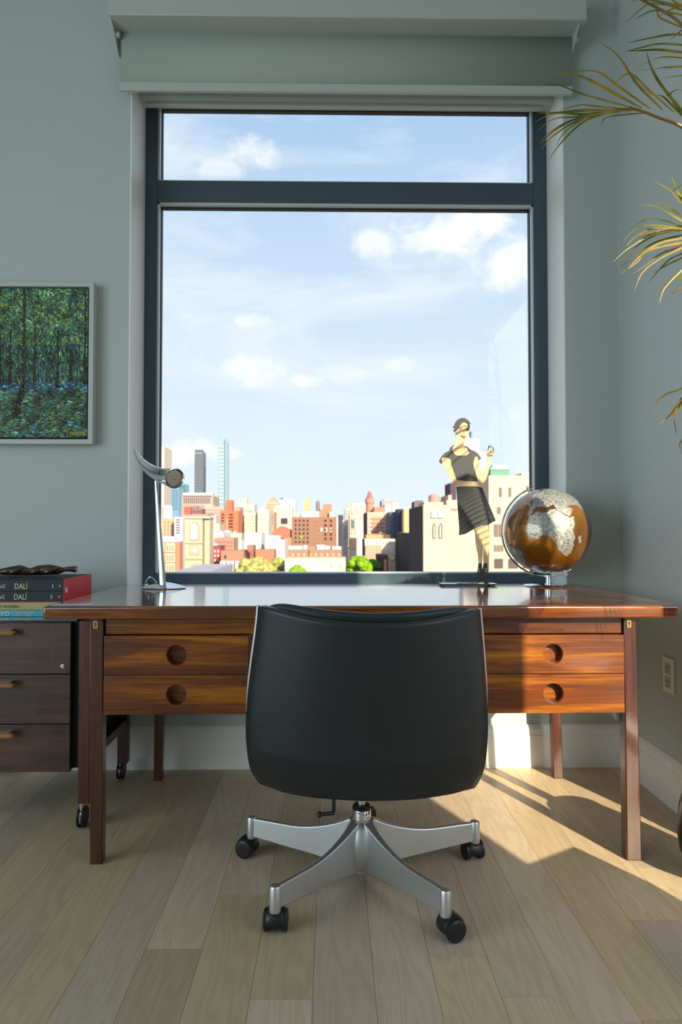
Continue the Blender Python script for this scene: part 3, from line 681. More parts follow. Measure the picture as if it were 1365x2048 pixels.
for pth, r_ in (([(990, 720), (1000, 660), (1010, 610)], .0016), ([(1010, 612), (1050, 625), (1085, 655), (1090, 700)], .0015), ([(1000, 655), (1020, 640), (1012, 612)], .0012), ([(1060, 632), (1088, 665), (1097, 715)], .0012), ([(1030, 678), (1060, 690), (1090, 690)], .0012)):
    hd.tube([Fp(a, b) for a, b in pth], r_, 8)
hd.build('fingers', 'dress', fg)
cut('bracelet', A([(1030, 715), (1090, 708), (1092, 728), (1040, 735)]), 'lips', SY-.0045, .0015)
cut('skirt', B([(455, -60), (890, -60), (960, 120), (1128, 522), (1010, 585), (880, 605), (750, 668), (620, 745), (500, 776), (505, 640), (480, 330)]), 'dress', SY-.003)
cut('leg', B([(750, 660), (890, 600), (905, 760), (925, 870), (915, 1020), (900, 1180), (893, 1255), (835, 1255), (825, 1120), (790, 950), (778, 830), (776, 740)]), 'skin', SY)
cut('leg', B([(897, 600), (1015, 585), (1018, 720), (1030, 860), (1010, 1020), (985, 1150), (985, 1255), (920, 1255), (912, 1170), (922, 1020), (935, 870), (912, 760)]), 'skin', SY)
cut('boot', B([(832, 1250), (893, 1250), (893, 1300), (905, 1400), (888, 1500), (855, 1570), (825, 1590), (815, 1530), (802, 1440), (825, 1340)]), 'shoe', SY-.002)
cut('boot', B([(920, 1250), (986, 1250), (985, 1350), (1000, 1450), (995, 1600), (940, 1606), (925, 1540), (893, 1470), (905, 1330)]), 'shoe', SY-.002)
m_ = MB()
for sx in (842, 960):
    for k_ in range(3):
        m_.prism([at(860+(sx-16)/8.53, 980+(1335+k_*28)/8.53, SY-.0025), at(860+(sx+16)/8.53, 980+(1338+k_*28)/8.53, SY-.0025), at(860+(sx+16)/8.53, 980+(1344+k_*28)/8.53, SY-.0025), at(860+(sx-16)/8.53, 980+(1341+k_*28)/8.53, SY-.0025)], (0, .0005, 0))
m_.build('boot_laces', 'steel', fg, smooth=0)
for a in (838, 965): 
    p = at(860+a/8.53, 980+1540/8.53, SY-.002); MB().cyl(p, p+Vector((0, -.003, 0)), .0016, seg=10).build('rivet', 'chrome', fg)
MB().box((.4215, 2.60, .735), (.636, 2.70, .7385)).build('glass_base', flat('smoked_glass', (40, 48, 46), .04, spec=.8), fg, bevel=.0008)
for x in (.433, .624):
    for y in (2.612, 2.688): MB().cyl((x, y, .7302), (x, y, .7352), .005, seg=12).build('base_foot', 'black_plastic', fg)
for x in (.494, .525): MB().box((x-.006, SY-.006, .7386), (x+.012, SY+.008, .7415)).build('clamp', 'chrome', fg)

# ------------------------------------------------------------------ globe
GC = at(1094.5, 1062, 2.60); GR = .1625
GC = Vector((GC.x, 2.60, GC.z))
gl = thing('desk_globe', 'bronze and silver globe on a round chrome stand at the right end of the desk', 'globe', (GC.x+.004, 2.60, .73))
def mk_globe():
    m, nt, b = material('globe_surface'); a = nt.new('ShaderNodeAttribute', attribute_name='land'); tc = nt.new('ShaderNodeTexCoord').outputs['Object']
    f = a.outputs['Fac']; land = nt.math('GREATER_THAN', nt.math('ADD', f, nt.math('MULTIPLY', nt.math('SUBTRACT', nt.noise(tc, 30, 4), .5), .25)), .5)
    tex = nt.noise(tc, 120, 5, .7)
    lc = nt.ramp(tex, [(.35, (.10, .11, .11)), (.6, (.40, .40, .38))]); oc = nt.ramp(nt.noise(tc, 9, 4), [(.3, (.10, .036, .004)), (.7, (.30, .13, .012))])
    nt.put(b.inputs['Base Color'], nt.mix(land, oc, lc)); nt.put(b.inputs['Metallic'], nt.math('ADD', .35, nt.math('MULTIPLY', land, -.05)))
    nt.put(b.inputs['Roughness'], nt.math('ADD', .25, nt.math('MULTIPLY', land, .25)))
    b.inputs['Coat Weight'].default_value = 1; b.inputs['Coat Roughness'].default_value = .03; b.inputs['Coat IOR'].default_value = 1.6
    nt.put(b.inputs['Normal'], nt.bump(nt.math('MULTIPLY', tex, land), .25, .002))
    return m
LAND = [[(-17, 15), (-17, 21), (-10, 30), (-6, 35), (10, 37), (11, 33), (20, 31), (25, 32), (33, 31), (37, 22), (43, 12), (51, 12), (47, 3), (40, -4), (40, -15), (35, -20), (35, -24), (32, -28), (27, -34), (20, -35), (17, -30), (13, -20), (12, -8), (9, 0), (8, 4), (0, 5), (-8, 4), (-14, 9)],
        [(44, -16), (50, -15), (48, -25), (44, -24)],
        [(-9, 37), (-9, 43), (-2, 44), (-4, 48), (4, 51), (8, 54), (10, 58), (5, 62), (15, 69), (28, 71), (40, 67), (60, 69), (80, 73), (110, 74), (140, 72), (170, 69), (178, 65), (160, 60), (142, 54), (130, 42), (122, 38), (121, 30), (110, 21), (105, 10), (100, 8), (97, 17), (90, 22), (80, 14), (77, 8), (72, 20), (60, 25), (52, 26), (58, 20), (45, 13), (35, 28), (36, 36), (27, 37), (23, 38), (18, 40), (12, 44), (16, 38), (10, 44), (3, 43), (-2, 37)],
        [(-80, 0), (-77, 8), (-72, 12), (-60, 9), (-50, 1), (-35, -6), (-39, -15), (-41, -22), (-48, -26), (-54, -34), (-58, -38), (-65, -42), (-68, -50), (-70, -54), (-75, -50), (-72, -35), (-70, -20), (-76, -14), (-81, -5)],
        [(-80, 9), (-88, 16), (-97, 17), (-105, 22), (-115, 32), (-124, 42), (-125, 50), (-140, 60), (-165, 60), (-160, 70), (-130, 70), (-95, 72), (-80, 68), (-94, 58), (-80, 52), (-65, 60), (-56, 51), (-66, 44), (-75, 38), (-80, 26), (-90, 30), (-97, 26), (-90, 20), (-84, 14)],
        [(-50, 60), (-22, 71), (-20, 80), (-60, 80), (-55, 70)], [(-5, 50), (1, 51), (-2, 58), (-6, 57)],
        [(115, -22), (130, -12), (142, -12), (153, -27), (147, -38), (135, -33), (116, -34)]]
def inpoly(x, y, P):
    c = False; j = len(P)-1
    for i in range(len(P)):
        if (P[i][1] > y) != (P[j][1] > y) and x < (P[j][0]-P[i][0])*(y-P[i][1])/(P[j][1]-P[i][1])+P[i][0]: c = not c
        j = i
    return c
TILT = radians(24)
me_ = bpy.data.meshes.new('sphere'); bm = bmesh.new(); bmesh.ops.create_uvsphere(bm, u_segments=240, v_segments=120, radius=GR); bm.to_mesh(me_); bm.free()
av = me_.color_attributes.new('land', 'FLOAT_COLOR', 'POINT')
for i, vtx in enumerate(me_.vertices):
    p = vtx.co/GR; lat = math.degrees(math.asin(max(-1, min(1, p.z)))); lon = math.degrees(atan2(p.y, p.x))
    l_ = 1.0 if lat < -72 or any(inpoly(lon, lat, P) for P in LAND) else 0.0
    if abs(lat) < .5 and not l_: l_ = .42
    av.data[i].color = (l_, l_, l_, 1)
for p in me_.polygons: p.use_smooth = True
M['globe'] = mk_globe(); me_.materials.append(M['globe'])
sp_ = bpy.data.objects.new('sphere', me_); lk(sp_, gl); sp_.location = GC-LOC[gl.name]
lon0 = radians(25); sp_.rotation_euler = (Matrix.Rotation(-TILT, 3, 'Y') @ Matrix.Rotation(radians(1), 3, 'X') @ Matrix.Rotation(-pi/2-lon0, 3, 'Z')).to_euler()
M['line'] = flat('engraved_line', (30, 18, 8), .5)
ax = Vector((-sin(TILT), 0, cos(TILT))); side = Vector((-cos(TILT), 0, -sin(TILT)))
arc = []
for i in range(41):
    a = radians(-8+196*i/40); arc.append(GC+(ax*cos(a)+side*sin(a))*(GR+.0105))
MB().tube(arc, .0036, 10).build('meridian_arm', 'chrome', gl)
for s_, nm in ((1, 'pivot'), (-1, 'pivot')):
    MB().cyl(GC+ax*s_*(GR-.002), GC+ax*s_*(GR+.020), .0045, seg=14).ball(GC+ax*s_*(GR+.02), .006, 12, 8).build(nm, 'chrome', gl)
bx = GC.x+.004
MB().lathe([(.0125, .738), (.0125, GC.z-GR-.006), (.010, GC.z-GR-.003)], (bx, 2.60, 0), 24).build('stem', 'chrome', gl)
MB().lathe([(.090, .7302), (.092, .733), (.088, .736), (.03, .739), (.014, .740)], (bx, 2.60, 0), 56).build('base_disc', 'chrome', gl)

# ------------------------------------------------------------------ office chair
CC = Vector((.085, 1.885, 0))
ch = thing('office_chair', 'black leather swivel chair with polished aluminium star base, seen from behind at the desk', 'chair', CC)
R5 = .338; ROTC = radians(-3.5)
LEGN = []
for k_ in range(5):
    a = radians(-54+72*k_)+ROTC; dr = Vector((cos(a), sin(a), 0)); pr_ = Vector((-dr.y, dr.x, 0)); lg = MB(); rg = []
    n = 14
    for i in range(n+1):
        t = i/n; r_ = .028+(R5-.028)*t; h = 1-t
        zt_ = .106+.052*max(0, 1-t/.62)**2.0+.004*t; zb_ = .055-.026*(1-t)**1.0+.010*math.exp(-((t)/.12)**2)*0
        zb_ = .028+.030*t; w = .009+.008*max(0, 1-t/.4)**1.5
        ww = w
        rg.append([CC+dr*r_+pr_*(-ww)+Vector((0, 0, zb_)), CC+dr*r_+pr_*(ww)+Vector((0, 0, zb_)), CC+dr*r_+pr_*(ww*.8)+Vector((0, 0, zt_)), CC+dr*r_+pr_*(-ww*.8)+Vector((0, 0, zt_))])
    lg.loft(rg, True).build('base_leg', 'steel', ch, bevel=.003)
    e = CC+dr*R5
    MB().lathe([(.0135, .052), (.014, .055), (.014, .108), (.012, .112), (.008, .113)], e, 20).build('leg_post', 'steel', ch)
    # castor, each swivelled its own way
    sw = {0: radians(25), 1: radians(200), 2: radians(80), 3: radians(-30), 4: radians(85)}[k_]
    sw = [radians(20), radians(105), radians(60), radians(160), radians(88)][k_]
    hx_ = Vector((cos(sw), sin(sw), 0)); hy_ = Vector((-hx_.y, hx_.x, 0)); c0 = e+hx_*.014
    hood = MB(); rg = []
    for sgn in (-.020, -.012, .012, .020):
        ring = []; rr_ = .029 if abs(sgn) < .015 else .026
        for j in range(13):
            an = radians(-15+215*j/12); ring.append(c0+hy_*sgn+hx_*(cos(an)*rr_)*-1+Vector((0, 0, .0275+sin(an)*rr_)))
        ring += [c0+hy_*sgn+hx_*.006+Vector((0, 0, .018)), c0+hy_*sgn-hx_*.006+Vector((0, 0, .018))]
        rg.append(ring)
    hood.loft(rg, True); hood.lathe([(.010, .045), (.012, .056), (.0115, .060)], e, 16)
    hdo = hood.build('castor', 'black_plastic', ch, smooth=45)
    for sg in (-1, 1):
        w_ = MB(); ctr = c0+hy_*(sg*.0225)+Vector((0, 0, .0255)); rg = []
        for off, r_ in ((-.009, .019), (-.008, .0245), (-.003, .0255), (.003, .0255), (.0055, .023), (.0065, .017), (.005, .003)):
            rg.append([ctr+hy_*off*sg+hx_*(cos(2*pi*j/28)*r_)+Vector((0, 0, sin(2*pi*j/28)*r_)) for j in range(28)])
        w_.loft(rg, True).build('wheel', 'black_plastic', hdo, smooth=40)
hb = MB(); hb.lathe([(.020, .034), (.046, .036), (.051, .044), (.051, .090), (.049, .112), (.042, .136), (.033, .151), (.028, .155)], CC, 40).build('hub', 'steel', ch)
MB().lathe([(.021, .016), (.023, .018), (.023, .032)], CC, 28).build('hub_foot', 'steel', ch)
MB().lathe([(.024, .152), (.0255, .154), (.0255, .183), (.024, .186)], CC, 32).build('column_sleeve', 'chrome', ch)
MB().lathe([(.0255, .184), (.026, .190), (.022, .195), (.014, .196)], CC, 32).build('column_collar', 'black_plastic', ch)
MB().lathe([(.011, .19), (.011, .33)], CC, 20).build('gas_column', 'steel', ch)
MB().box((CC.x-.09, CC.y-.10, .325), (CC.x+.09, CC.y+.10, .37)).build('seat_mechanism', 'black_plastic', ch, bevel=.006)
lp_ = [at(668, 1595, 1.83), at(668, 1626, 1.83), at(640, 1629, 1.81)]
lp_[0] = Vector((lp_[1].x, 1.83, .34))
MB().tube([lp_[0], lp_[1]+Vector((0, 0, .008)), lp_[1], lp_[2]], .005, 10).ball(lp_[2], .008, 12, 8).build('height_lever', 'black_plastic', ch)
# back shell: grid between side, top and bottom outlines (each at its real distance)
def interp(T, t):
    for (a, va), (b, vb) in zip(T, T[1:]):
        if t <= b: 
            k_ = (t-a)/(b-a); return va+(vb-va)*k_
    return T[-1][1]
LS = [(0, 517), (.12, 513), (.3, 504), (.5, 495), (.64, 491.5), (.75, 492), (.86, 496), (.93, 502), (.97, 509), (1, 526)]
RS = [(0, 961), (.12, 965), (.3, 970), (.5, 975), (.64, 977), (.75, 976), (.86, 972), (.93, 966), (.97, 960), (1, 946)]
def cosi(T, t):
    # smooth version
    e = .04; return (interp(T, max(0, t-e))+interp(T, t)*2+interp(T, min(1, t+e)))/4
TOPC = [(0, 1211), (.06, 1218), (.2, 1235), (.35, 1245), (.5, 1250), (.65, 1249), (.8, 1241), (.92, 1229), (1, 1217)]
BOTC = [(0, 1567), (.1, 1585), (.25, 1596), (.45, 1602), (.6, 1602), (.75, 1598), (.9, 1588), (1, 1575)]
def shellY(u_, v_): return 1.545+.085*(2*abs(u_-.5))**2.4 + .055*v_ + .03*max(0, v_-.8)/.2
def shell(u_, v_, off=0, grow=0):
    xl, xr = cosi(LS, v_), cosi(RS, v_); yt, yb = cosi(TOPC, u_), cosi(BOTC, u_)
    x = xl+(xr-xl)*u_; y = yt+(yb-yt)*v_
    edge = max(0, 1-min(u_, 1-u_, (1-v_)*.9)/.05)**2
    return at(x, y, shellY(u_, v_)+off+edge*.010)
sh = MB(); NU, NV = 40, 40
sh.grid(lambda a, b: shell(a, b), NU, NV)
o = sh.build('back_shell', 'leather', ch, smooth=180)
sm = o.modifiers.new('solid', 'SOLIDIFY'); sm.thickness = .022; sm.offset = -1
# aluminium edge strip following the sides and bottom
for sx_, u0 in ((-1, 0), (1, 1)):
    path = [shell(u0, v_/20)+Vector((sx_*.001, .010, .001)) for v_ in range(0, 13)]
    MB().tube(path, [.0045]*9+[.0035, .0025, .0015, .0008], 8).build('edge_strip', 'steel', ch)

# front (sitter-side) cushion, rising above the shell
TC2 = [(0, 1220), (.03, 1208), (.08, 1204.5), (.3, 1219), (.5, 1226), (.7, 1223), (.9, 1213), (.97, 1214), (1, 1222)]
def cush(u_, v_, off):
    x = 524+(953-524)*u_; xw = x+(v_*(-1 if u_ < .5 else 1)*10*abs(2*u_-1))
    y = cosi(TC2, u_)+(1560-cosi(TC2, u_))*v_
    return at(xw, y, shellY(u_, v_)+off)
cu = MB(); rgs = []
N = 24
def cring(u_):
    pts = []
    dep = .052*(1-(abs(2*u_-1))**6*.75)
    for k_ in range(9): pts.append(cush(u_, k_/8*.98+.012, .024))
    for k_ in range(9):
        v_ = 1-k_/8*.985; pts.append(cush(u_, v_, .024+dep+(.03*sin(pi*v_)))) 
    pts.append(cush(u_, .0, .024+dep*.6)); pts.append(cush(u_, 0, .024+dep*.25))
    return pts
cu.loft([cring(i/N) for i in range(N+1)], True).build('back_cushion', 'leather', ch, smooth=70, sub=1)
se = MB(); rg = []
for i in range(9):
    t = i/8; y = 1.66+.50*t; w = .235*(1-.25*(abs(2*t-1))**5); zc = .44+.012*t
    rg.append([Vector((CC.x+w*cx_, y, zc+.045*cz_*(1-.5*(abs(2*t-1))**6))) for cx_, cz_ in ((-1, 0), (-.96, .7), (-.8, 1), (-.3, .92), (.3, .92), (.8, 1), (.96, .7), (1, 0), (.96, -.8), (.5, -1), (-.5, -1), (-.96, -.8))])
se.loft(rg, True).build('seat', 'leather', ch, smooth=60, sub=1)

# ------------------------------------------------------------------ potted palm
PC = Vector((1.056, 1.842, 0))
pm = thing('potted_palm', 'tall palm with narrow golden-green leaflets in a black pot by the right wall', 'plant', PC)
def mk_leaf():
    m, nt, b = material('palm_leaf'); tc = nt.new('ShaderNodeTexCoord').outputs['Object']
    c = nt.ramp(nt.noise(tc, 9, 4, .6), [(.35, (.06, .085, .008)), (.50, (.19, .17, .012)), (.68, (.42, .24, .03))])
    nt.put(b.inputs['Base Color'], c); b.inputs['Roughness'].default_value = .4
    out = [n for n in nt.n if n.type == 'OUTPUT_MATERIAL'][0]; mx = nt.new('ShaderNodeMixShader'); tl = nt.new('ShaderNodeBsdfTranslucent')
    nt.put(tl.inputs[0], c); mx.inputs[0].default_value = .3; nt.l.new(b.outputs[0], mx.inputs[1]); nt.l.new(tl.outputs[0], mx.inputs[2]); nt.l.new(mx.outputs[0], out.inputs[0]); return m
M['leaf'] = mk_leaf(); M['stalk'] = flat('palm_stalk', (120, 92, 40), .5, var=.2); M['pot'] = flat('black_glazed_pot', (14, 14, 15), .25)
def leaflet(mb, pts, w):
    P = smooth_path(pts, 5); n = len(P); vs = []; ref = Vector((0, -1, .25))
    for i, p in enumerate(P):
        t = (P[min(i+1, n-1)]-P[max(i-1, 0)]).normalized(); s_ = t.cross(ref).normalized(); k_ = i/(n-1)
        ww = w*min(1, .35+k_*3)*(1-k_**2.2)+.0003
        fold = ref*(-.35*ww)
        vs += [p-s_*ww+fold, p-ref*0, p+s_*ww+fold]
    mb.add(vs, [(3*i+a, 3*i+a+1, 3*i+a+4, 3*i+a+3) for i in range(n-1) for a in (0, 1)])
def frond(stem, leaves, name='frond'):
    m_ = MB(); S_ = smooth_path(stem, 6); m_.tube(S_, [.0065-.004*i/(len(S_)-1) for i in range(len(S_))], 7)
    m_.cur = 1
    for pts, w in leaves: leaflet(m_, pts, w)
    return m_.build(name, ['stalk', 'leaf'], pm, smooth=40)
def px3(pts, y0, y1, T):
    n = len(pts); return [at(*T(p), y0+(y1-y0)*i/(n-1)) for i, p in enumerate(pts)]
TA = lambda p: (1065+p[0]/4.55, p[1]/4.55); TB = lambda p: (1165+p[0]/3.53, 320+p[1]/3.53)
rr = random.Random(3)
crown = PC+Vector((-.03, -.035, 1.12))
LA = [([(1000, 985), (600, 760), (400, 680), (215, 670)], 8), ([(1080, 990), (800, 790), (640, 670), (520, 640), (370, 650)], 6), ([(960, 990), (700, 920), (450, 850), (250, 775), (130, 780)], 5),
      ([(1190, 1000), (950, 750), (780, 500), (590, 370)], 6), ([(1290, 1020), (1050, 800), (920, 680), (830, 690), (700, 800)], 5), ([(1450, 1100), (1200, 800), (1090, 620), (1040, 465)], 7),
      ([(900, 1000), (550, 960), (430, 955), (240, 1005)], 4), ([(900, 1010), (500, 1000), (250, 1020), (40, 1030)], 7), ([(850, 1010), (500, 1035), (200, 1030), (30, 1110)], 6),
      ([(800, 1000), (400, 1080), (180, 1190), (60, 1310)], 4), ([(800, 1010), (450, 1080), (200, 1230), (90, 1350)], 4), ([(780, 1010), (450, 1060), (200, 1190), (80, 1320)], 4),
      ([(700, 1020), (500, 1060), (300, 1200), (220, 1320)], 4), ([(720, 1020), (480, 1100), (280, 1280), (150, 1456)], 4), ([(700, 1000), (400, 1060), (200, 1080), (50, 1190)], 4),
      ([(1050, 1030), (900, 1035), (700, 1060), (650, 1090), (625, 1160)], 4), ([(1365, 1060), (1200, 880), (1100, 860), (1000, 780)], 5), ([(1450, 1150), (1300, 950), (1260, 860), (1320, 815), (1400, 840)], 4)]
sA = [crown, PC+Vector((-.01, -.03, 1.32)), at(1420, 300, 1.80), at(1365, 254, 1.80), at(1320, 236, 1.80), at(1270, 219, 1.81), at(1215, 222, 1.83)]
frond(sA, [(px3(p, 1.80+rr.uniform(-.01, .02), 1.84+rr.uniform(-.05, .12), TA), w*.00078) for p, w in LA])
LB = [([(1500, 165), (1200, 100), (1080, 100), (930, 180)], 5), ([(1300, 60), (1080, 30), (960, 110), (845, 215)], 3), ([(1500, 300), (1230, 190), (1150, 140), (1135, 40)], 5), ([(1500, 330), (1280, 310), (1050, 350), (870, 390)], 5),
      ([(1500, 420), (1180, 395), (1000, 430), (840, 470)], 4), ([(1500, 490), (1180, 450), (1000, 455), (840, 465)], 7), ([(1500, 540), (1200, 515), (1050, 570), (920, 640)], 4), ([(1500, 600), (1200, 610), (1100, 630), (985, 635)], 5),
      ([(1500, 670), (1250, 700), (1100, 745)], 4), ([(1500, 90), (1200, 20), (1000, -10), (900, 20)], 6), ([(1500, 150), (1365, 270), (1310, 320), (1240, 370)], 4), ([(1365, 50), (1250, 90), (1180, 130), (1110, 180)], 4), ([(1500, 60), (1350, 40), (1250, -20)], 8), ([(1400, 100), (1300, 60), (1150, 10), (1000, -30)], 7)]
sB = [crown, PC+Vector((-.0, -.03, 1.4)), at(1450, 240, 1.76), at(1400, 120, 1.75), at(1365, 50, 1.75), at(1300, 8, 1.76), at(1230, -25, 1.78)]
frond(sB, [(px3(p, 1.75+rr.uniform(-.01, .02), 1.80+rr.uniform(-.08, .1), TA), w*.00078) for p, w in LB])
LC_ = [([(850, 420), (706, 305), (620, 210), (515, 155)], 6), ([(850, 420), (706, 270), (660, 180), (630, 110)], 7), ([(850, 440), (706, 390), (600, 320), (525, 275)], 6), ([(850, 470), (706, 425), (580, 350), (500, 320), (420, 322)], 5),
       ([(800, 480), (706, 468), (600, 430), (460, 415), (330, 495)], 5), ([(800, 485), (706, 485), (560, 462), (400, 470), (290, 575)], 4), ([(706, 487), (500, 480), (380, 540), (310, 610)], 4), ([(706, 490), (540, 500), (330, 620), (215, 725)], 4),
       ([(706, 495), (520, 530), (370, 620), (230, 750)], 4), ([(780, 510), (706, 530), (520, 580), (350, 690), (215, 808)], 4), ([(780, 530), (706, 550), (560, 580), (440, 650), (400, 710), (280, 800)], 5), ([(780, 560), (706, 580), (520, 620), (420, 670), (320, 770)], 5),
       ([(800, 570), (706, 610), (560, 660), (450, 740), (365, 800)], 4), ([(800, 580), (706, 620), (560, 690), (430, 790), (370, 920)], 4), ([(800, 610), (706, 660), (620, 700), (540, 780), (465, 870)], 4), ([(800, 640), (706, 690), (600, 740), (520, 790), (465, 830)], 4),
       ([(800, 680), (706, 775), (620, 860), (570, 930), (540, 1040)], 4), ([(820, 780), (706, 825), (610, 860), (545, 920)], 5), ([(820, 850), (706, 900), (640, 940), (610, 950)], 4), ([(760, 160), (706, 175), (620, 235)], 3)]
sC = [crown, PC+Vector((-.005, -.02, 1.28)), at(1420, 500, 1.84), at(1400, 462, 1.84), at(1365, 457, 1.84), at(1320, 462, 1.84), at(1280, 472, 1.85)]
frond(sC, [(px3(p, 1.84+rr.uniform(-.02, .01), 1.85+rr.uniform(-.10, .14), TB), w*.00078) for p, w in LC_])
LD = [([(850, 1560), (706, 1615), (600, 1650), (520, 1720), (535, 1800)], 4), ([(800, 1560), (706, 1690), (640, 1780), (545, 1870)], 6), ([(720, 1680), (660, 1780), (650, 1830), (670, 1945)], 4), ([(850, 1900), (706, 1980), (695, 2040), (706, 2080)], 3)]
sD = [crown, at(1420, 740, 1.86), at(1400, 745, 1.86), at(1385, 770, 1.86)]
frond(sD, [(px3(p, 1.86, 1.88+rr.uniform(-.05, .1), TB), w*.00078) for p, w in LD])
def auto_frond(ang, L, rise, droop, nl=22):
    d_ = Vector((cos(ang), sin(ang), 0)); pts = []; pth = []
    for i in range(9):
        t = i/8; pth.append(crown+d_*(L*t)+Vector((0, 0, rise*t-droop*t*t)))
    lv = []
    for i in range(nl):
        t = .25+.75*i/nl; p = crown+d_*(L*t)+Vector((0, 0, rise*t-droop*t*t))
        for sg in (-1, 1):
            sd_ = Vector((-d_.y, d_.x, 0))*sg; l_ = .24*(1-.5*abs(t-.5))
            q = [p+(sd_*.7+d_*.75).normalized()*l_*k_+Vector((0, 0, .05*k_-.17*k_*k_)) for k_ in (0, .35, .7, 1)]
            q = [Vector((min(a.x, XR+.14 if a.y < RY1-.05 else XR-.02), a.y, a.z)) for a in q]
            if all(a.x > .535*a.y+.02 for a in q): lv.append((q, .0035))
    frond(pth, lv)
for a_, L, ri, dr_ in ((-88, .62, 1.0, .55), (-98, .70, .78, .55), (-80, .55, 1.25, .5), (-93, .5, .45, .45), (-72, .45, .8, .7), (-102, .45, 1.05, .4), (-96, .62, .62, .25), (-85, .58, .72, .3)): auto_frond(radians(a_), L, ri, dr_)
for k_, (ox, oy) in enumerate(((0, 0), (.015, -.012), (-.014, -.008))):
    MB().tube(smooth_path([PC+Vector((ox-.01, oy-.02, .24)), PC+Vector((ox*1.3-.03, oy*1.3-.03, .6)), crown+Vector((ox*.3, oy*.3, .02))], 6), .009, 10).build('stem', 'stalk', pm)
MB().lathe([(.055, .0), (.075, .02), (.106, .07), (.113, .12), (.107, .19), (.092, .245), (.094, .262), (.084, .262), (.082, .245)], PC, 44).build('pot', 'pot', pm)
MB().lathe([(.083, .236), (.05, .241), (.01, .243)], PC, 30).build('soil', flat('soil', (45, 32, 24), .9, bump=.4), pm)

# unseen low box added by the glazing so its corner shades the floor
bp = thing('shade_box', 'low square box added out of view by the right-hand glazing to shade the floor', 'planter', (1.0, 1.1, 0))
c30 = Vector((.851, .525, 0)); n30 = Vector((.525, -.851, 0)); A0 = Vector((.87, 1.165, 0))
def rect(o_, a, b, z): return [o_+Vector((0, 0, z)), o_+c30*a+Vector((0, 0, z)), o_+c30*a+n30*b+Vector((0, 0, z)), o_+n30*b+Vector((0, 0, z))]
q0 = rect(A0, .215, .24, 0); q1 = rect(A0, .225, .25, .40)
MB().hexa([q0[3], q0[2], q0[1], q0[0]], [q1[3], q1[2], q1[1], q1[0]]).build('box_body', 'black_plastic', bp, bevel=.004)

# ------------------------------------------------------------------ the city outside
KF = 1/2.15
CM = {}
def cmat(col, glassy=False):
    key = (tuple(col), glassy)
    if key not in CM:
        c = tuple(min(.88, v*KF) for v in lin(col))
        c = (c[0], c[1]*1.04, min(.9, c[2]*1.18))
        m, nt, b = material('facade_%d_%d_%d' % tuple(col)); tc = nt.new('ShaderNodeTexCoord').outputs['Object']
        f = nt.noise(tc, .12, 5, .7)
        nt.put(b.inputs['Base Color'], nt.mix(f, tuple(v*.86 for v in c)+(1,), tuple(min(1, v*1.14) for v in c)+(1,)))
        b.inputs['Roughness'].default_value = .15 if glassy else .85; b.inputs['Specular IOR Level'].default_value = .6 if glassy else .2
        CM[key] = m
    return CM[key]
ZG = -42.0
def wins(o, x0, x1, y0, y1, D, nx, ny, col, fw=.5, fh=.55, arch=False, skip=()):
    m = cmat(col); X0, X1 = at(x0, y0, D).x, at(x1, y0, D).x; Z1, Z0 = at(x0, y0, D).z, at(x0, y1, D).z
    cw_, ch_ = (X1-X0)/nx, (Z1-Z0)/ny; first = None; t = max(.25, D*.0008)
    for i in range(nx):
        for j in range(ny):
            if (i, j) in skip: continue
            cx_, cz_ = X0+(i+.5)*cw_, Z0+(j+.5)*ch_; w, h = cw_*fw/2, ch_*fh/2
            if first is None:
                pts = [(-w, -h), (w, -h), (w, h*.6 if arch else h)]+([(w*.7, h*.9), (0, h*1.15), (-w*.7, h*.9)] if arch else [])+[(-w, h*.6 if arch else h)]
                L = LOC[o.name]; first = MB().prism([(L.x+a, D-t, L.z+b) for a, b in pts], (0, t*1.5, 0)).build('window', m, o, smooth=0)
                oo = first
            else:
                oo = first.copy(); COL.objects.link(oo)
            oo.location = (cx_-LOC[o.name].x, 0, cz_-LOC[o.name].z)
            LOC[oo.name] = LOC[o.name]
FOOT = []; DD = {}
def place(x0, x1, yt, D, dep):          # slide a building along its sight line / trim its depth until it stands clear of the others
    for _ in range(60):
        X0, X1 = at(x0, yt, D).x, at(x1, yt, D).x; hit = False
        for (a, b, c, d) in FOOT:
            if X0 < b+.3 and X1 > a-.3 and D < d+.3 and D+dep > c-.3:
                if D < c and c-D-.6 >= 6: dep = c-D-.6
                else: D = d+.8
                hit = True; break
        if not hit: break
    FOOT.append((at(x0, yt, D).x, at(x1, yt, D).x, D, D+dep)); return D, dep
